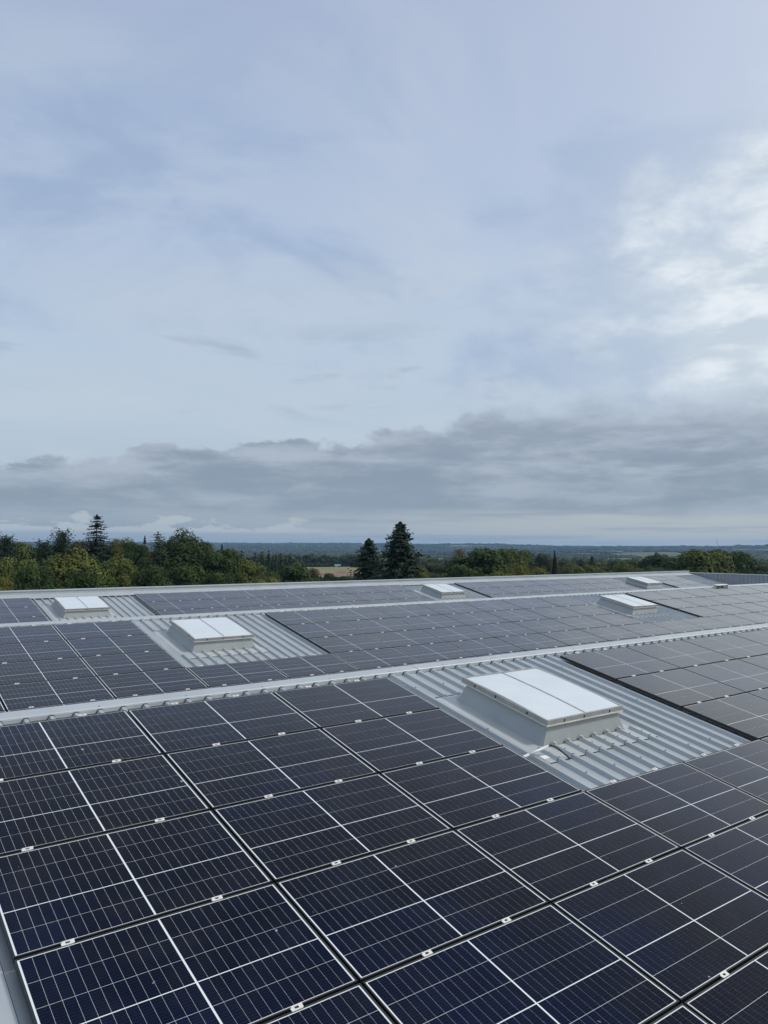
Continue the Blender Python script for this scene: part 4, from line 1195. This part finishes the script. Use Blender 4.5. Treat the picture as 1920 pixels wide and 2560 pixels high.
barn = empty('barn', (bx_, by_, float(ground_z(bx_, by_))), (0, 0, rad(-20)))
tag(barn, 'small pale blue grey barn at the far edge of the pale field', 'barn')
M_bw = plain('barn_wall', (0.24, 0.29, 0.30, 1), 0.7); M_br = plain('barn_roof', (0.20, 0.30, 0.30, 1), 0.6)
mb = MB(); mb.box(-3.5, 3.5, -2.4, 2.4, 0, 2.8); link('wall', mb.mesh('wall', [M_bw]), barn)
mb = MB(); mb.add([(-3.9, -2.7, 2.75), (3.9, -2.7, 2.75), (3.9, 0, 3.9), (-3.9, 0, 3.9), (-3.9, 2.7, 2.75), (3.9, 2.7, 2.75)], [(0, 1, 2, 3), (3, 2, 5, 4), (0, 3, 4), (1, 5, 2)]); link('roof', mb.mesh('roof', [M_br]), barn)
mb = MB(); mb.box(0.6, 2.6, -2.46, -2.4, 0, 2.2); link('door', mb.mesh('door', [M_dark]), barn)

mx, my = polar(az_of(1795), 6000)
mz = float(ground_z(mx, my)); mh = 58 - mz
mast = empty('radio_mast', (mx, my, mz)); tag(mast, 'thin lattice radio mast on the far ridge at right', 'mast')
mb = MB()
for q in range(3):
    a_ = 2.094 * q; mb.cyl((4 * cos(a_), 4 * sin(a_), 0), (0.8 * cos(a_), 0.8 * sin(a_), mh), 0.5, 0.35, 5)
for l in range(14):
    f0, f1 = l / 14, (l + 1) / 14
    for q in range(3):
        a_, b_ = 2.094 * q, 2.094 * (q + 1); w0 = 4 - 3.2 * f0; w1 = 4 - 3.2 * f1
        mb.cyl((w0 * cos(a_), w0 * sin(a_), f0 * mh), (w1 * cos(b_), w1 * sin(b_), f1 * mh), 0.2, 0.2, 4)
link('lattice', mb.mesh('lattice', [M_screw]), mast)
mb = MB(); mb.box(-2.2, 2.2, -2.2, 2.2, mh * 0.86, mh * 0.9); mb.cyl((0, 0, mh * 0.9), (0, 0, mh + 4), 0.25, 0.15, 5); link('antenna', mb.mesh('antenna', [M_screw]), mast)

# far woods: tree crowns too many and too far to tell apart
def blob():
    t_ = (1 + 5 ** 0.5) / 2
    v = np.array([(-1, t_, 0), (1, t_, 0), (-1, -t_, 0), (1, -t_, 0), (0, -1, t_), (0, 1, t_), (0, -1, -t_), (0, 1, -t_), (t_, 0, -1), (t_, 0, 1), (-t_, 0, -1), (-t_, 0, 1)], float)
    v /= np.linalg.norm(v[0])
    f = np.array([(0,11,5),(0,5,1),(0,1,7),(0,7,10),(0,10,11),(1,5,9),(5,11,4),(11,10,2),(10,7,6),(7,1,8),(3,9,4),(3,4,2),(3,2,6),(3,6,8),(3,8,9),(4,9,5),(2,4,11),(6,2,10),(8,6,7),(9,8,1)])
    return v, f
bv, bf = blob()
pts = []
rr = 1040.0
while rr < 9600:
    sp = max(9.5, rr / 190.0)
    na_ = int(rad(84) * rr / sp)
    az_ = np.radians(np.linspace(-4, 80, na_)) + rng.uniform(-0.5, 0.5, na_) * sp / rr
    r2 = rr + rng.uniform(-0.5, 0.5, na_) * sp * 1.4
    pts.append(np.stack([r2 * np.sin(az_), r2 * np.cos(az_), np.full(na_, sp)], -1))
    rr += sp * (1.1 if rr < 2500 else 1.5)
pts = np.concatenate(pts)
r_all = np.hypot(pts[:, 0], pts[:, 1]); az_all = np.degrees(np.arctan2(pts[:, 0], pts[:, 1]))
keep = fbm(pts[:, 0] / 420.0 + 9, pts[:, 1] / 420.0, 3, 50) < np.where(r_all < 1600, 0.5, 0.085)
for q in FARF: keep &= ~((az_all > az_of(q[0])) & (az_all < az_of(q[1])) & (r_all > q[2] - 60) & (r_all < q[3] + 20))
keep &= ~((r_all < 1180) & (az_all > az_of(735)) & (az_all < az_of(935)))
pts = pts[keep]; n = len(pts)
sz = pts[:, 2] * rng.uniform(0.55, 0.95, n)
ht = np.clip(rng.normal(7.5, 1.6, n), 4, 12) * np.where(rng.random(n) < 0.03, 1.5, 1)
zc = ground_z(pts[:, 0], pts[:, 1]) + ht * 0.55
Vb = bv[None] * np.stack([sz, sz, ht], -1)[:, None, :]
Vb = Vb * rng.uniform(0.72, 1.22, (n, 12, 1)) + np.stack([pts[:, 0], pts[:, 1], zc], -1)[:, None, :]
Fb = (bf[None] + (np.arange(n) * 12)[:, None, None]).reshape(-1, 3)
m, t, b = mat('far_wood_leaves'); M_farw = m
at = t.n('ShaderNodeAttribute'); at.attribute_name = 'species'
g = t.n('ShaderNodeNewGeometry')
nn = t.noise(g.outputs['Position'], 0.0020, 5, 0.65)
c = t.mix(at.outputs['Fac'], (0.018, 0.032, 0.018, 1), (0.095, 0.112, 0.042, 1))
c = t.mix(t.ramp01(nn, 0.4, 0.62), c, (0.020, 0.034, 0.018, 1))
t.link(c, b.inputs['Base Color']); b.inputs['Roughness'].default_value = 0.9; b.inputs['Specular IOR Level'].default_value = 0.1
me = np_mesh('far_woods', Vb.reshape(-1, 3), Fb, [M_farw])
att = me.attributes.new('species', 'FLOAT', 'POINT'); 
sv = np.repeat(rng.random(n) ** 1.5, 12).astype(np.float32)
if len(me.vertices) == len(sv): att.data.foreach_set('value', sv)
o = link('far_woods', me); o['kind'] = 'stuff'; o['label'] = 'woodland covering the far hills'; o['category'] = 'woods'
print('far blobs', n)

# undergrowth between the near trees so that no bare ground shows
n = 9000
aa = np.radians(rng.uniform(6, 68, n)); r2 = np.sqrt(rng.uniform(95 ** 2, 560 ** 2, n))
ux, uy = r2 * np.sin(aa), r2 * np.cos(aa)
uz = ground_z(ux, uy) + rng.random(n) * np.interp(r2, [95, 200, 560], [3.5, 4.0, 2.0])
Vu = cards(np.stack([ux, uy, uz], -1), rng.normal(size=(n, 3)) * 0.6 + np.array([-0.3, -0.5, 1.0]), np.interp(r2, [95, 560], [1.3, 3.0]))
o = link('undergrowth', np_mesh('undergrowth', Vu, np.arange(len(Vu)).reshape(-1, 4), [LM['green']])); o['kind'] = 'stuff'
o['label'] = 'dark undergrowth between the trees'; o['category'] = 'undergrowth'

# ------------------------------------------------------------------ air
m = bpy.data.materials.new('air_haze'); m.use_nodes = True
t = NT(m.node_tree); o_ = t.n('ShaderNodeOutputMaterial'); v_ = t.n('ShaderNodeVolumePrincipled')
v_.inputs['Color'].default_value = (0.40, 0.66, 1.0, 1)
v_.inputs['Density'].default_value = HAZE
v_.inputs['Anisotropy'].default_value = 0.0
t.link(v_.outputs[0], o_.inputs['Volume'])
mb = MB(); mb.box(-12700, 12700, -12700, 12700, -140, 110)
hz = link('haze', mb.mesh('haze', [m])); hz['kind'] = 'stuff'; hz['label'] = 'thin blue air haze over the whole landscape'; hz['category'] = 'haze'
hz.display_type = 'WIRE'
